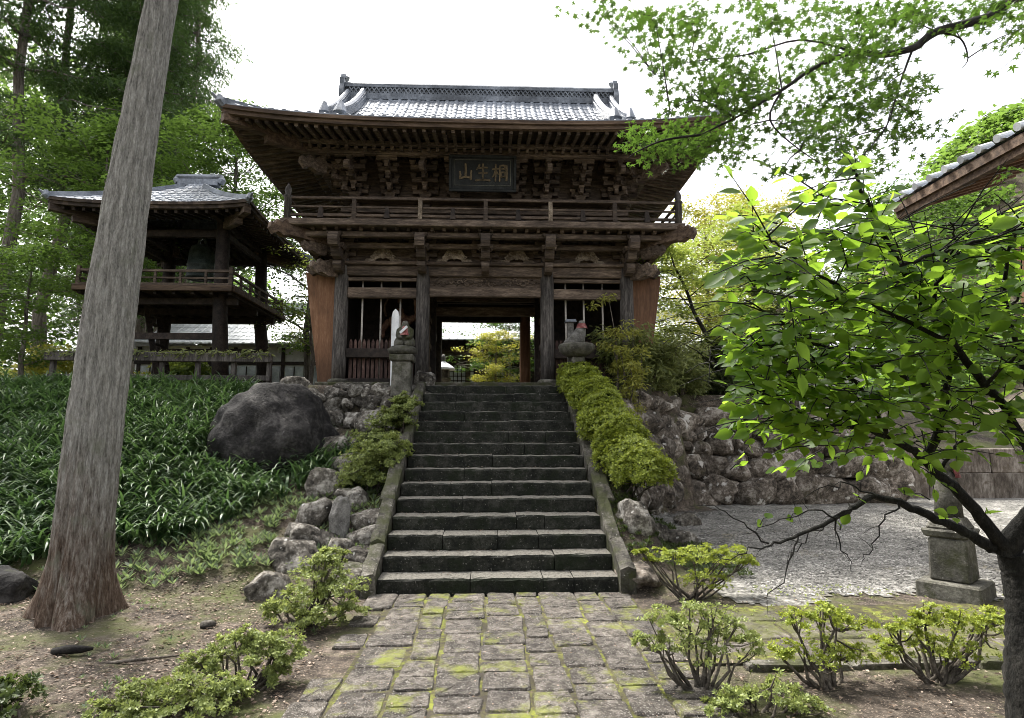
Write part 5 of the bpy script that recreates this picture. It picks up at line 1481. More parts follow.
# ------------------------------------------------------------------ shrubs
def shrub(name, label, base, centers, radii, n, size, n_stem, lf, group, stem_r=.014, flat=.7, shell=.62, T=T_TUFT, inner=None, cat='azalea', dome=False, lens=None):
    """stems fan out from the base and end in leaf tufts spread over the crown's upper shell"""
    root = thing(name, base, label, cat, group)
    base = Vector(base); w = MB()
    C = []; A = []
    per = max(1, n // len(centers))
    for c, r_ in zip(centers, radii):
        d = rand_dirs(per, -.35 if not dome else -.55, 1)
        rr = rng.uniform(shell, 1.0, per)[:, None]
        if not dome:                      # loose shrubs: tufts gather in sprigs with gaps between
            ns = max(6, int(26 * (r_ / .2) ** 1.2)); sc_ = rand_dirs(ns, -.5, 1) * rng.uniform(.35, 1.12, (ns, 1))
            kk = rng.integers(0, ns, per); q_ = sc_[kk] + rng.normal(0, .12, (per, 3)) * np.array([1, 1, .6])
            rr = np.linalg.norm(q_, axis=1, keepdims=True); d = q_ / (rr + 1e-6)
        lump = 1 + .13 * np.sin(d[:, :1] * 5 + c[0] * 7) + .11 * np.sin(d[:, 1:2] * 6 + c[1] * 9)
        P = np.array(c) + d * rr * lump * np.array([r_, r_ * (1 if lens is None else lens), r_ * flat])
        C.append(P); A.append(d)
    P = np.vstack(C); D = np.vstack(A)
    pick = rng.permutation(len(P))[:n_stem * 3]
    trunks = []
    for i in range(n_stem):
        tgt = Vector(P[pick[i]]); b = base + Vector((random.uniform(-1, 1), random.uniform(-1, 1), 0)) * min(.14, radii[0] * .4)
        b.z = base.z - .06
        md = b.lerp(tgt, .5) + Vector((random.uniform(-.05, .05), random.uniform(-.05, .05), -.04))
        md2 = b.lerp(tgt, .78) + Vector((random.uniform(-.04, .04), random.uniform(-.04, .04), -.02))
        w.tube([b, b.lerp(md, .5) + Vector((random.uniform(-.03, .03), random.uniform(-.03, .03), 0)), md, md2, tgt], [stem_r, stem_r * .85, stem_r * .7, stem_r * .45, stem_r * .2], 5, cap=False)
        trunks += [md, md2]
    for i in range(n_stem, min(len(pick), n_stem * 3)):
        tgt = Vector(P[pick[i]]); s0 = min(trunks, key=lambda q: (q - tgt).length)
        w.tube([s0, s0.lerp(tgt, .5) + Vector((0, 0, -.02)), tgt], [stem_r * .4, stem_r * .3, stem_r * .15], 4, cap=False)
    w.build('stems', STEMB, root, smooth=True, fix=False)
    up_ = D * .9 + np.array([0, 0, .8]) + rng.normal(0, .35, P.shape)
    f = rand_dirs(len(P), -.2, .2)
    scatter('foliage', T, P, frames(np.cross(f, up_), up_), rng.uniform(.65, 1.3, len(P)) * size, lf, root)
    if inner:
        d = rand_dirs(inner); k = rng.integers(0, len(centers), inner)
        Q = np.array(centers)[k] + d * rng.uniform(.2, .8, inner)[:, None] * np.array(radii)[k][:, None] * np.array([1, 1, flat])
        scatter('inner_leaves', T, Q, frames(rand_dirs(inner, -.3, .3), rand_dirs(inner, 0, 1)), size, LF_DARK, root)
    return root
def px_shrub(name, label, bpx, Y, blobs, n, size, n_stem, lf, group, **k):
    """blobs: (px, py, radius) at depth Y"""
    b = at(bpx[0], bpx[1], Y); b.z = hz(b.x, Y)
    cs = []; rs = []
    for i, (px, py, r_) in enumerate(blobs):
        c = at(px, py, Y + (k['dy'][i % len(k['dy'])] if 'dy' in k else 0)); cs.append(tuple(c)); rs.append(r_)
    k.pop('dy', None)
    return shrub(name, label, b, cs, rs, n, size, n_stem, lf, group, **k)
# hedge of clipped azaleas along the right kerb
HG = 'clipped azaleas along the right kerb'
hp = [((1.72, 11.75), .42, 2.98), ((1.83, 10.85), .44, 2.62), ((1.93, 9.95), .50, 2.08), ((2.02, 9.15), .52, 1.58)]
hl = ['topmost rounded yellow-green azalea at the head of the right kerb', 'small azalea just below the topmost rounded one on the right kerb', 'broad bright azalea in the middle of the hedge on the right kerb', 'lowest wide azalea of the hedge above the dark rounded rock']
for ((x, y), r_, z), lb in zip(hp, hl):
    cs = [(x, y, z - .12), (x - .05, y + .38, z + .05), (x + .06, y - .42, z - .28)]
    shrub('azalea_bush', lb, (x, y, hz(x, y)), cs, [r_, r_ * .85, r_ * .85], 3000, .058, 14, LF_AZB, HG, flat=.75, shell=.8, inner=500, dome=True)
AG = 'loose azaleas along the path'
px_shrub('azalea_bush', 'upper loose azalea leaning over the left kerb stones', (398, 440), 10.6, [(396, 420, .36), (380, 440, .40), (405, 406, .28)], 2000, .055, 14, LF_AZ, AG, inner=150)
px_shrub('azalea_bush', 'lower azalea with grassy leaves at its foot beside the left kerb', (375, 480), 9.6, [(372, 462, .38), (388, 450, .34), (362, 478, .34), (380, 482, .3)], 2400, .055, 14, LF_AZ, AG, inner=150)
px_shrub('azalea_bush', 'open branched azalea in front of the rocks left of the first step', (305, 640), 6.1, [(322, 568, .22), (340, 588, .24), (300, 596, .26), (348, 612, .18), (310, 622, .22), (280, 610, .16), (330, 560, .16)], 1700, .037, 20, LF_AZ, AG, stem_r=.018, dy=[.1, 0, -.1, .1, -.2, 0])
px_shrub('azalea_bush', 'low sprawling azalea with bare limbs across the left foreground', (250, 700), 4.7, [(235, 645, .15), (255, 655, .18), (215, 662, .16), (190, 672, .16), (275, 670, .14), (165, 690, .15), (230, 690, .16), (130, 700, .17), (105, 714, .15), (190, 708, .2), (265, 640, .16), (285, 655, .16), (215, 700, .2), (150, 715, .16)], 2900, .032, 30, LF_AZ, AG, stem_r=.016, dy=[0, 0, 0, -.05, .05, -.35, -.3, -.45, -.5, -.45, .1, .1, -.4, -.5])
px_shrub('azalea_bush', 'small dark azalea cut by the lower left corner of the frame', (5, 710), 4.2, [(8, 690, .16), (0, 705, .18)], 220, .045, 6, LF_DARK, AG)
px_shrub('azalea_bush', 'low flat-topped azalea beside the first step right of the stairs', (690, 600), 6.9, [(672, 556, .20), (700, 556, .24), (730, 555, .22), (745, 562, .14), (650, 560, .10), (640, 552, .07), (700, 580, .26)], 1500, .034, 18, LF_AZB, AG, stem_r=.016, flat=.45)
px_shrub('azalea_bush', 'vase shaped azalea nearest the paving in the right bed', (700, 708), 4.55, [(663, 622, .15), (695, 616, .18), (728, 628, .18), (748, 645, .14), (700, 650, .25), (652, 640, .12)], 1150, .029, 17, LF_AZ, AG, stem_r=.016, flat=.6)
px_shrub('azalea_bush', 'middle azalea with dark upright stems in the right bed', (828, 700), 4.6, [(800, 622, .14), (830, 615, .16), (858, 622, .14), (825, 650, .22), (788, 652, .13), (850, 655, .13)], 850, .029, 15, LF_AZB, AG, stem_r=.020, flat=.55)
px_shrub('azalea_bush', 'azalea with thick twisted stems beside the dark leaning trunk', (938, 700), 4.6, [(918, 622, .14), (945, 618, .15), (975, 622, .16), (1000, 620, .14), (930, 650, .2), (890, 652, .15), (965, 650, .22), (905, 630, .12)], 1250, .029, 18, LF_AZB, AG, stem_r=.020, flat=.55)
px_shrub('azalea_bush', 'low azalea between the vase shaped one and the frame bottom', (765, 722), 4.15, [(742, 700, .15), (775, 692, .16), (805, 706, .15), (720, 710, .12)], 700, .029, 11, LF_AZ, AG, flat=.6)
# bushes on the shoulder right of the steps
def tall_bush(px, Y, top, label, spread, n, lf, name, T=T_SPRAY, size=.16, stems=8, cat='bush', low=.25, seed=0):
    p = at(px, 400, Y); x = p.x; z0 = hz(x, Y)
    root = thing(name, (x, Y, z0), label, cat); w = MB(); cs = []; rs = []
    random.seed(500 + seed)
    for i in range(stems):
        a = i * 2.4; q = Vector((x + math.cos(a) * spread * random.uniform(.3, 1), Y + math.sin(a) * spread * .7 * random.uniform(.2, 1), z0 + (top - z0) * random.uniform(.6, 1)))
        pl_ = polyline((x + math.cos(a) * .05, Y + math.sin(a) * .05, z0 - .1), q, 5, .03, .05); w.tube(pl_, [.03, .026, .022, .018, .012, .006], 5, cap=False)
        for k in range(2, 6):
            for j in range(3):
                e = pl_[k] + Vector((random.gauss(0, .18), random.gauss(0, .16), random.gauss(0, .12))) * spread * 1.2
                if e.z > z0 + (top - z0) * low: cs.append(tuple(e)); rs.append(.2 * spread + .06); w.tube([pl_[k], e], [.007, .003], 3, cap=False)
    w.build('stems', STEMB, root, smooth=True, fix=False)
    leaf_cloud('foliage', cs, rs, max(1, n // len(cs)), T, size, lf, root, .7, .7, .25)
    return root
tall_bush(627, 11.9, 4.75, 'tall feathery bush with yellow-green top before the right picket bay', .42, 3600, LF_FEA, 'feathery_bush', T=T_NARROW, size=.11, seed=1)
tall_bush(642, 13.0, 4.0, 'wide drooping grey-green bush on the shoulder right of the gate', .95, 7500, LF_WEEP, 'drooping_bush', T=T_NARROW, size=.17, stems=14, low=.05, seed=2)
tall_bush(682, 14.9, 3.7, 'lower drooping bush hanging over the top of the right stone wall', .7, 4000, LF_WEEP, 'drooping_bush', T=T_NARROW, size=.17, stems=10, low=0, seed=3)
p = at(705, 380, 17)
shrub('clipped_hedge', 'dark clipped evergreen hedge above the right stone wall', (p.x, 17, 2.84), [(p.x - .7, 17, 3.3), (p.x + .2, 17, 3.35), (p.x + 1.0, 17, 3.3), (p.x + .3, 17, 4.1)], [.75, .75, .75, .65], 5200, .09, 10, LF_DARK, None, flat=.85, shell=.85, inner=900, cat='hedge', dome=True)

# ------------------------------------------------------------------ the big leaning cedar trunk at the left
tb = Vector((-4.14, 6.25, hz(-4.14, 6.25)))
ct = thing('cedar_tree', tb, 'massive leaning cedar trunk with reddish flared roots in the left foreground', 'tree')
def trunk_mesh():
    nS, nA = 150, 96; rows = []
    top = at(163, 0, 6.5); d = Vector((top.x - tb.x, top.y - tb.y, top.z - tb.z))
    rr = np.random.default_rng(5); ph = rr.uniform(0, 6.28, 8)
    for i in range(nS + 1):
        t = (i / nS) ** 1.3 * 1.6 - .03
        c = tb + d * t; c.x -= .075 * math.sin(t * 3.0)
        hgt = max(0, t * d.z)
        r0 = .150 + .085 * float(sm((7.2 - hgt) / 5.0)) + .02 * math.exp(-hgt / .8)
        fl = math.exp(-hgt / .36)
        row = []
        for k in range(nA + 1):
            a = 2 * math.pi * (k % nA) / nA
            lob = fl * (.03 + .19 * max(0, math.sin(a * 3 + ph[0])) ** 1.6 + .05 * math.sin(a * 5 + ph[1]))
            bk = .012 * math.sin(a * 17 + 1.6 * math.sin(t * 9 + ph[2]) + ph[3]) + .008 * math.sin(a * 29 + 2 * math.sin(t * 13) + ph[4]) + .005 * math.sin(t * 60 + a * 9)
            r_ = r0 + lob + bk * (1 - .3 * min(1, hgt / 6))
            row.append((c.x + r_ * math.cos(a), c.y + r_ * math.sin(a), c.z + (-.12 if i == 0 else 0)))
        rows.append(row)
    MB().grid(rows).build('trunk', BARK, ct, smooth=True, fix=False)
trunk_mesh()

# ------------------------------------------------------------------ background trees
FG = 'tall cedars of the forest behind the bell tower'
fx = [(-15.6, 25, .30, 'straight cedar trunk standing left behind the tower deck'), (-17.5, 24, .26, 'slim cedar at the far left edge of the forest'), (-17.4, 31, .28, 'cedar rising just left of the tower roof'), (-20, 30, .32, 'thick shaded cedar deep in the left forest'),
      (-19.0, 33, .3, 'leaning pale cedar trunk between the darker ones'), (-22, 36, .34, 'distant cedar with dense crown at the left'), (-20.5, 36, .32, 'tall cedar crowning the forest behind the leaning trunk'), (-23.5, 41, .34, 'far cedar filling the sky gap at the left'), (-25.5, 40, .36, 'farthest cedar behind the left forest edge'), (-14.0, 23.0, .2, 'slim cedar directly behind the leaning trunk'), (-16.8, 20.5, .24, 'near cedar at the left frame edge with low boughs'), (-14.6, 28.5, .26, 'middle cedar between the slim trunks of the left forest')]
for i, (x, y, r_, lb) in enumerate(fx):
    tree('forest_cedar', (x, y, 2.8), 24 + (i % 3) * 3, r_, lb, 'cedar tree', FG, crown=(.20 if y > 28 else .3, .98), spread=2.9, n_limb=40, lf=LF_CED, T=T_NARROW, lsize=.22, per=95, clump=.8, flat=.36, droop=.35, rise=-.08, lean=(random.uniform(-.6, .6), 0), shape=lambda t: 1.05 - .75 * t)
MG = 'leafy trees in front of the forest'
tree('maple_tree', (-9.5, 21.5, 2.8), 10.5, .16, 'bright green maple spreading above the bell tower roof', 'maple tree', MG, crown=(.45, 1), spread=3.8, n_limb=22, lf=LF_FOR, lsize=.15, per=110, clump=.85, flat=.3, droop=.1, tilt=.4)
tree('maple_tree', (-6.4, 21.0, 2.8), 9.5, .14, 'light green maple showing between the tower roof and the gate eave', 'maple tree', MG, crown=(.2, 1), spread=2.8, n_limb=24, lf=LF_FOR, lsize=.13, per=100, clump=.7, flat=.3, droop=.1, tilt=.4)
tree('maple_tree', (-12.2, 18.5, 2.8), 8.5, .13, 'mid green maple hanging over the left side of the tower deck', 'maple tree', MG, crown=(.35, 1), spread=3.4, n_limb=20, lf=LF_FOR, lsize=.14, per=110, clump=.8, flat=.3, droop=.15, tilt=.4)
tree('young_tree', (-11.2, 14.6, 2.8), 3.6, .07, 'young multi-leaved tree left of the wooden fence', 'tree', MG, crown=(.2, 1), spread=1.5, n_limb=14, lf=LF_FOR, lsize=.095, per=55, clump=.42, flat=.4, droop=.1, tilt=.5)
tree('young_tree', (-13.4, 15.6, 2.8), 3.9, .08, 'young tree with arching sprays at the left edge of the bank', 'tree', MG, crown=(.2, 1), spread=1.7, n_limb=14, lf=LF_FOR, lsize=.095, per=55, clump=.45, flat=.4, droop=.1, tilt=.5)
tree('young_tree', (-5.35, 17.8, 2.8), 4.8, .08, 'slender maple in front of the white house beside the gate', 'tree', MG, crown=(.3, 1), spread=1.5, n_limb=12, lf=LF_MAPLE2, lsize=.10, per=20, clump=.42, flat=.28, droop=.1, tilt=.4)
n = 1250; fx_ = rng.uniform(-75, -16, n); fy_ = rng.uniform(46, 62, n); fz_ = 2 + rng.uniform(0, 1, n) ** .8 * (10 + 22 * sm((-fx_ - 17) / 22))
o = leaf_cloud('distant_wood', np.stack([fx_, fy_, fz_], 1), rng.uniform(1.5, 2.8, n), 40, T_DIA, .75, LF_FOR, None, .7, .7, kind='stuff')
tag(o, 'hazy green wood filling the distance behind the cedar trunks at the left', 'woods')
# sunlit undergrowth glimpsed between the trunks
for i, (x, y, r_, lb) in enumerate([(-15, 21, 1.3, 'sunlit yellow bush glowing between the left trunks'), (-11.5, 22.5, 1.2, 'yellow-green bush behind the tower posts'), (-19, 22, 1.4, 'bright undergrowth bush at the far left'), (-10.6, 21.5, 1.0, 'small pale bush under the bell tower deck')]):
    shrub('undergrowth_bush', lb, (x, y, 2.8), [(x, y, 3.5), (x + r_ * .8, y, 3.3), (x - r_ * .8, y, 3.4), (x, y, 4.2)], [r_, r_ * .8, r_ * .8, r_ * .7], 1500, .16, 8, LF_YEL if i < 2 else LF_MAPLE2, 'bushes under the forest trees', cat='bush')
tree('maple_tree', (.15, 21.2, 2.84), 2.7, .06, 'bright yellow-green maple seen through the gate passage', 'maple tree', 'court maples', crown=(.3, 1), spread=1.1, n_limb=10, lf=LF_YEL, T=T_DIA, lsize=.08, per=60, clump=.36, flat=.3, droop=.1, tilt=.4)
tree('maple_tree', (.7, 23.5, 2.84), 4.0, .08, 'darker green maple behind the yellow one in the gate passage', 'maple tree', 'court maples', crown=(.2, 1), spread=2.2, n_limb=20, lf=LF_MAPLE, T=T_DIA, lsize=.10, per=60, clump=.45, flat=.3, droop=.15, tilt=.4)
tree('maple_tree', (6.7, 16.5, 2.84), 4.6, .10, 'airy pale maple with dark forked limbs right of the gate', 'maple tree', 'court maples', crown=(.22, 1), spread=2.5, n_limb=18, lf=LF_MAPLE2, lsize=.11, per=85, clump=.55, flat=.25, droop=.05, tilt=.35, lean=(-1.6, .3), mat=TWIG)
tree('maple_tree', (4.6, 20.5, 2.84), 6.8, .11, 'pale green maple against the gate side wall at the right', 'maple tree', 'court maples', crown=(.15, 1), spread=2.5, n_limb=20, lf=LF_MAPLE2, lsize=.12, per=80, clump=.5, flat=.25, droop=.05, tilt=.35)
tree('golden_tree', (8.6, 23.0, 2.84), 7.6, .14, 'golden yellow leafed tree standing behind the pale maple', 'tree', 'golden trees', crown=(.25, 1), spread=2.6, n_limb=24, lf=LF_YEL, lsize=.12, per=80, clump=.6, flat=.55, droop=.1, rise=.8, shape=lambda t: 1.0 - .6 * t)
tree('golden_tree', (11.5, 25.0, 2.84), 8.8, .16, 'taller golden tree with pointed tops near the right foliage', 'tree', 'golden trees', crown=(.2, 1), spread=3.2, n_limb=26, lf=LF_YEL, lsize=.13, per=80, clump=.7, flat=.55, droop=.1, rise=.8, shape=lambda t: 1.0 - .6 * t)
tree('maple_tree', (9.0, 20.0, 2.84), 6.6, .11, 'full yellow-green maple between the pale maple and the storehouse', 'maple tree', 'court maples', crown=(.15, 1), spread=2.6, n_limb=22, lf=LF_MAPLE2, lsize=.12, per=85, clump=.6, flat=.3, droop=.05, tilt=.4)
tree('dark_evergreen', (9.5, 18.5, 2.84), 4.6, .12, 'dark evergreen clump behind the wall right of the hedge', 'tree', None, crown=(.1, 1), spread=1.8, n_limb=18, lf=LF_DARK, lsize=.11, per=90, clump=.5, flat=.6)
tree('green_tree', (14.5, 19.5, 2.84), 7.5, .14, 'leafy green tree behind the slab wall at the right', 'tree', None, crown=(.15, 1), spread=3.2, n_limb=20, lf=LF_MAPLE, lsize=.14, per=70, clump=.75, flat=.5)
tree('bare_topped_tree', (-7.9, 34, 2.84), 16.6, .10, 'sparse tree top poking above the left end of the gate roof', 'tree', None, crown=(.8, 1), spread=1.0, n_limb=7, lf=LF_WEEP, T=T_NARROW, lsize=.14, per=6, clump=.4, flat=.6, rise=.9, mat=BARKF)
# wooded hill far behind at the right
hm = MB(); rows = []
for i in range(25):
    row = []
    for j in range(25):
        x = 40 + 90 * i / 24; y = 60 + 80 * j / 24
        row.append((x, y, 2 + 57 * math.exp(-((x - 97) / 34) ** 2 - ((y - 100) / 34) ** 2)))
    rows.append(row)
hm.grid(rows); hill = hm.build('hill', SOIL, kind='structure', smooth=True, fix=False)
n = 1500; hx_ = rng.uniform(45, 130, n); hy_ = rng.uniform(64, 125, n); hzv = 2 + 57 * np.exp(-((hx_ - 97) / 34) ** 2 - ((hy_ - 100) / 34) ** 2)
o = leaf_cloud('wooded_hillside', np.stack([hx_, hy_, hzv + 1.5], 1), rng.uniform(1.6, 3.0, n), 26, T_DIA, 1.2, LF_FOR, None, .8, .7, kind='stuff')
tag(o, 'far wooded hillside rising behind the side hall at the right', 'woods')

# ------------------------------------------------------------------ maple boughs overhead at the right
mo = thing('overhanging_maple', (6.6, 4.6, hz(6.6, 4.6)), 'maple bough with small star leaves reaching over the yard from the upper right', 'maple tree')
w = MB()
def px_line(pts, Y):
    out = []
    for i, q in enumerate(pts):
        y = Y if not hasattr(Y, '__len__') else Y[0] + (Y[1] - Y[0]) * i / (len(pts) - 1)
        out.append(at(q[0], q[1], y))
    return out
MY = 4.3
trunk_pts = [Vector((6.6, 4.6, hz(6.6, 4.6) - .2)), Vector((6.5, 4.6, 2.0)), Vector((6.1, 4.5, 4.0)), Vector((5.2, 4.4, 5.5))]
main = px_line([(1040, -8), (1013, 0), (986, 18), (936, 32), (913, 48), (880, 55), (854, 52), (814, 68), (782, 90), (735, 118), (700, 135)], [4.35, 4.1])
w.tube(trunk_pts + main[:1], [.16, .14, .11, .07, .045], 8); ms_ = smooth(main, 4); w.tube(ms_, [.040 * (1 - i / (len(ms_) - 1)) ** .9 + .003 for i in range(len(ms_))], 7, wob=.08)
side = [px_line([(913, 48), (904, 72), (895, 100), (886, 127), (860, 160), (845, 185)], [4.3, 4.0]), px_line([(936, 32), (960, 38), (968, 58), (962, 68)], [4.3, 4.4]),
        px_line([(854, 52), (800, 40), (745, 55), (690, 62), (655, 75)], [4.25, 4.5]), px_line([(782, 90), (770, 120), (800, 150), (840, 175)], [4.2, 4.0]), px_line([(735, 118), (700, 100), (670, 110)], [4.1, 4.0]), px_line([(700, 135), (665, 140), (640, 150), (628, 158)], [4.05, 3.9])]
for sline in [smooth(q, 4) for q in side]: w.tube(sline, [.010 - .008 * i / (len(sline) - 1) for i in range(len(sline))], 5, cap=False)
allp = main[2:] + [p for s_ in side for p in s_]
blobs = [(615, 25, 26, 14, 24), (655, 20, 26, 16, 30), (690, 45, 40, 22, 60), (750, 85, 40, 26, 80), (820, 60, 40, 24, 70), (880, 95, 44, 26, 80), (815, 125, 40, 20, 60), (870, 30, 50, 24, 80), (600, 14, 22, 16, 26), (640, 30, 28, 22, 34), (665, 60, 30, 24, 50), (700, 20, 40, 24, 60), (720, 65, 42, 30, 90), (690, 95, 40, 22, 90), (735, 100, 36, 30, 110), (770, 20, 42, 28, 80), (760, 60, 36, 24, 46), (800, 90, 40, 30, 70), (830, 20, 40, 30, 100),
         (860, 60, 44, 36, 130), (845, 110, 46, 30, 120), (900, 20, 44, 30, 110), (905, 90, 32, 28, 60), (945, 15, 40, 26, 90), (990, 12, 40, 28, 110), (1030, 25, 40, 36, 90), (885, 135, 40, 24, 70), (830, 150, 44, 24, 90), (790, 130, 36, 22, 50), (860, 170, 40, 18, 40), (920, 130, 30, 18, 26), (780, 175, 40, 14, 22),
         (660, 145, 40, 22, 120), (700, 140, 40, 26, 150), (735, 135, 30, 26, 100), (640, 135, 22, 12, 30), (1000, 190, 26, 16, 30)]
Pm = []; 
for bx_, by_, rx_, ry_, n in blobs:
    yb = random.uniform(3.8, 4.6)
    c = at(bx_, by_, yb); near = min(allp, key=lambda q: (q - c).length)
    if (near - c).length < .7:
        w.tube([near, near.lerp(c, .5) + Vector((0, 0, .03)), c], [.006, .004, .002], 4, cap=False)
    k = 0
    while k < n * 2.0:
        sp = at(bx_ + random.gauss(0, rx_ * .45), by_ + random.gauss(0, ry_ * .42), yb + random.gauss(0, .22))
        m_ = random.randint(3, 7)
        dv = Vector((random.gauss(0, 1), random.gauss(0, 1), random.gauss(0, .25))).normalized()
        for q in range(m_):
            Pm.append(tuple(sp + dv * q * .035 + Vector((random.gauss(0, .022), random.gauss(0, .022), random.gauss(0, .018))))); k += 1
        w.tube([sp, sp + dv * m_ * .035], [.0018, .001], 3, cap=False)
w.build('limbs', TWIG, mo, smooth=True, fix=False)
Pm = np.array(Pm); f = rand_dirs(len(Pm), -.6, .2); u = np.array([0, .6, .8]) + rand_dirs(len(Pm)) * .5
scatter('leaves', T_MAPLE, Pm, frames(f, u), rng.uniform(.042, .072, len(Pm)), LF_MAPLE, mo)

# ------------------------------------------------------------------ broad-leaved tree in the right foreground
TY = 3.5
fb = at(1038, 718, TY); fb.z = hz(fb.x, TY)
bt_ = thing('broadleaf_tree', fb, 'dark leaning trunk with broad bright green leaves in the right foreground', 'tree')
w = MB()
tk = [Vector((fb.x + .03, TY, fb.z - .15))] + px_line([(1036, 690), (1033, 630), (1027, 585), (1018, 552)], TY)
tks = smooth(tk, 14); w.tube(tks, [.18 * (1 - .45 * (i / (len(tks) - 1)) ** .6) for i in range(len(tks))], 26, wob=.055)
limbs = [
 (px_line([(1012, 554), (985, 522), (962, 495), (938, 474), (915, 452), (890, 438), (868, 428)], [3.5, 3.0]), .045, .014),
 (px_line([(925, 462), (938, 430), (946, 395), (950, 360), (940, 325)], [3.2, 2.9]), .030, .010),
 (px_line([(992, 548), (965, 532), (930, 516), (900, 503), (875, 497), (855, 506), (835, 518), (800, 535), (770, 545)], [3.5, 3.1]), .035, .006),
 (px_line([(1006, 552), (1022, 525), (1045, 495), (1080, 440)], [3.5, 3.3]), .07, .035),
 (px_line([(1045, 500), (1020, 430), (985, 385), (955, 345), (925, 305), (900, 265), (880, 225), (862, 190), (852, 168)], [3.3, 2.0]), .030, .004),
 (px_line([(868, 428), (835, 405), (805, 385), (775, 360), (750, 335)], [3.0, 2.6]), .014, .003),
 (px_line([(868, 428), (830, 425), (790, 415), (760, 400)], [3.0, 2.7]), .012, .003),
 (px_line([(955, 345), (905, 320), (865, 300), (820, 275), (785, 250), (765, 235)], [2.6, 2.2]), .012, .003),
 (px_line([(955, 345), (935, 300), (945, 265), (955, 240), (950, 225)], [2.6, 2.1]), .012, .003),
 (px_line([(1045, 480), (1030, 400), (1015, 340), (1005, 290), (1010, 250), (1015, 230)], [3.2, 2.2]), .022, .004),
 (px_line([(946, 395), (900, 375), (860, 355), (820, 345), (780, 320), (745, 300)], [3.0, 2.5]), .014, .003),
 (px_line([(950, 360), (985, 330), (1015, 300), (1040, 270)], [2.9, 2.5]), .014, .003),
 (px_line([(900, 265), (930, 255), (965, 245), (1000, 235), (1030, 225)], [2.25, 2.0]), .009, .003),
 (px_line([(985, 385), (1010, 360), (1040, 340)], [2.8, 2.5]), .012, .003),
 (px_line([(940, 474), (960, 440), (985, 420), (1015, 405)], [3.3, 3.0]), .012, .003),
 (px_line([(890, 438), (870, 400), (840, 370), (800, 350), (770, 345)], [3.0, 2.7]), .012, .003),
]
for pl_, r0, r1 in limbs:
    sp_ = smooth(pl_); sp_ = [p + Vector((random.gauss(0, .004), random.gauss(0, .004), random.gauss(0, .004))) for p in sp_]
    w.tube(sp_, [r0 + (r1 - r0) * (i / (len(sp_) - 1)) ** .7 for i in range(len(sp_))], 8, cap=False, wob=.07)
# bare dry twigs of the low limb
for a in [[(855, 506), (825, 522), (800, 545), (785, 560)], [(835, 518), (815, 512), (780, 520), (745, 535)], [(800, 535), (790, 560), (768, 600)], [(875, 497), (850, 485), (820, 490), (790, 505)], [(835, 518), (838, 545), (850, 560)], [(770, 545), (745, 552), (715, 562)], [(900, 503), (885, 520), (870, 550), (862, 560)], [(770, 545), (740, 520), (715, 508)]]:
    pl_ = [p + Vector((random.gauss(0, .008), random.gauss(0, .02), random.gauss(0, .008))) for p in smooth(px_line(a, 3.2), 4)]; w.tube(pl_, [.0055 * (1 - .8 * i / len(pl_)) for i in range(len(pl_))], 4, cap=False)
    for q in pl_[2::3]:
        e = q + Vector((random.gauss(-.03, .06), random.gauss(0, .06), random.gauss(-.03, .06))); w.tube([q, q.lerp(e, .5) + Vector((0, 0, .008)), e], [.0022, .0016, .0008], 3, cap=False)
LPos = []; LF_ = []; LU = []
def leafy(p, q, n, ln):
    """a twig with leaves set alternately along it, roughly level"""
    p = Vector(p); d = (q - p); L_ = d.length
    pl_ = [p, p.lerp(q, .5) + Vector((0, 0, .015)), q]
    w.tube(pl_, [.0035, .0025, .0012], 4, cap=False)
    dn = d.normalized(); sd_ = dn.cross(Vector((0, 0, 1)))
    sd_ = sd_.normalized() if sd_.length > .1 else Vector((1, 0, 0))
    for i in range(n):
        t = (i + .7) / n; c = p.lerp(q, t)
        s_ = 1 if i % 2 else -1
        f_ = dn * .75 + sd_ * s_ * .8 + Vector((0, 0, random.uniform(-.7, .15)))
        if i == n - 1: f_ = dn
        LPos.append(tuple(c)); LF_.append(tuple(f_)); LU.append((random.gauss(0, .5), random.gauss(-1.0, .6), .8))
for li, (pl_, r0, r1) in enumerate(limbs):
    if li in (0, 2, 3): continue
    for a, b in zip(pl_[:-1], pl_[1:]):
        for k in range(3):
            p = a.lerp(b, random.random())
            if p.z < 1.55: continue
            ln = random.uniform(.18, .42)
            dr = ((b - a).normalized() * .6 + Vector((random.uniform(-1, 1), random.uniform(-1, 1), random.uniform(-.35, .3)))).normalized()
            leafy(p, p + dr * ln, random.randint(5, 8), ln)
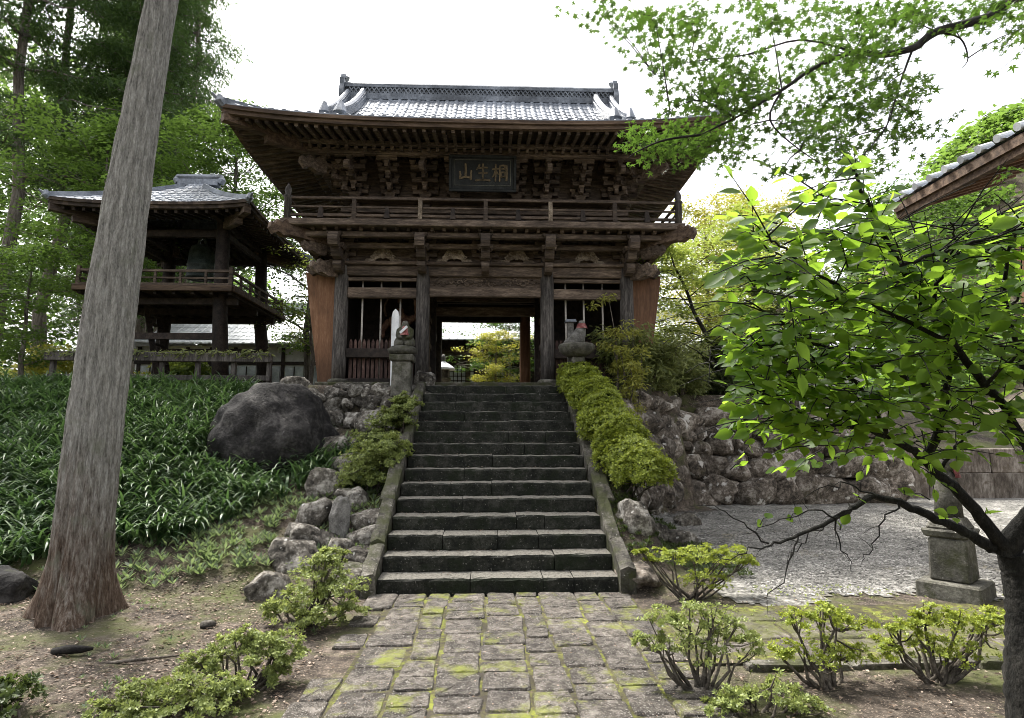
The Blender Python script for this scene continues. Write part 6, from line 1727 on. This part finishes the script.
# extra sprays to fill the crown
fill = [(760, 270), (800, 290), (840, 300), (880, 310), (790, 330), (830, 340), (870, 350), (910, 350), (760, 370), (800, 380), (840, 390), (880, 400), (920, 405), (960, 400), (850, 240), (890, 270), (930, 280), (970, 290), (1000, 320), (980, 350), (1010, 380), (990, 250), (1020, 240), (950, 240), (745, 330), (770, 410), (820, 420), (860, 430), (730, 360), (910, 320), (940, 330), (860, 270), (1010, 300), (820, 310), (785, 300), (890, 345), (930, 380), (1000, 420), (760, 345), (775, 385), (835, 365), (975, 320), (845, 205), (870, 225), (910, 240), (985, 240), (1015, 330),
        (800, 400), (765, 350), (770, 395), (800, 430), (830, 445), (770, 425), (880, 440), (850, 410), (900, 450), (790, 360), (815, 375), (940, 440), (790, 260), (830, 270), (780, 240), (900, 300), (870, 380), (1020, 270)]
for px, py in fill:
    for k in range(7):
        y = 2.0 + (py - 160) / 300 * 1.1 + random.uniform(-.2, .35)
        p = at(px + random.uniform(-22, 22), py + random.uniform(-18, 18), y)
        dr = Vector((random.uniform(-1, .6), random.uniform(-1, 1), random.uniform(-.35, .3))).normalized()
        leafy(p, p + dr * random.uniform(.18, .34), random.randint(4, 7), .25)
for px, py in [(930, 500), (905, 495), (860, 500), (925, 440), (985, 515), (840, 530), (790, 520), (760, 525), (945, 520), (730, 470), (700, 480), (915, 470), (960, 520)]:
    p = at(px, py, 3.2); leafy(p, p + Vector((random.uniform(-.1, .1), random.uniform(-.1, .1), .03)), 2, .1)
w.build('limbs', BLACKBARK, bt_, smooth=True, fix=False)
LPos = np.array(LPos); LF_ = np.array(LF_); LU = np.array(LU)
_k = (LPos[:, 0] + .135 > .405 * LPos[:, 1]) & ~((LPos[:, 0] / LPos[:, 1] > .66) & (LPos[:, 2] > 1.82 + LPos[:, 1] * (.36 + .05 * np.sin(LPos[:, 0] * 11) + rng.normal(0, .025, len(LPos)))))      # the top of the crown is cut back on the hall's side
LPos, LF_, LU = LPos[_k], LF_[_k], LU[_k]
scatter('leaves', T_OVATE, LPos, frames(LF_, LU), rng.uniform(.045, .095, len(LPos)), LF_NEAR, bt_, smooth=True)
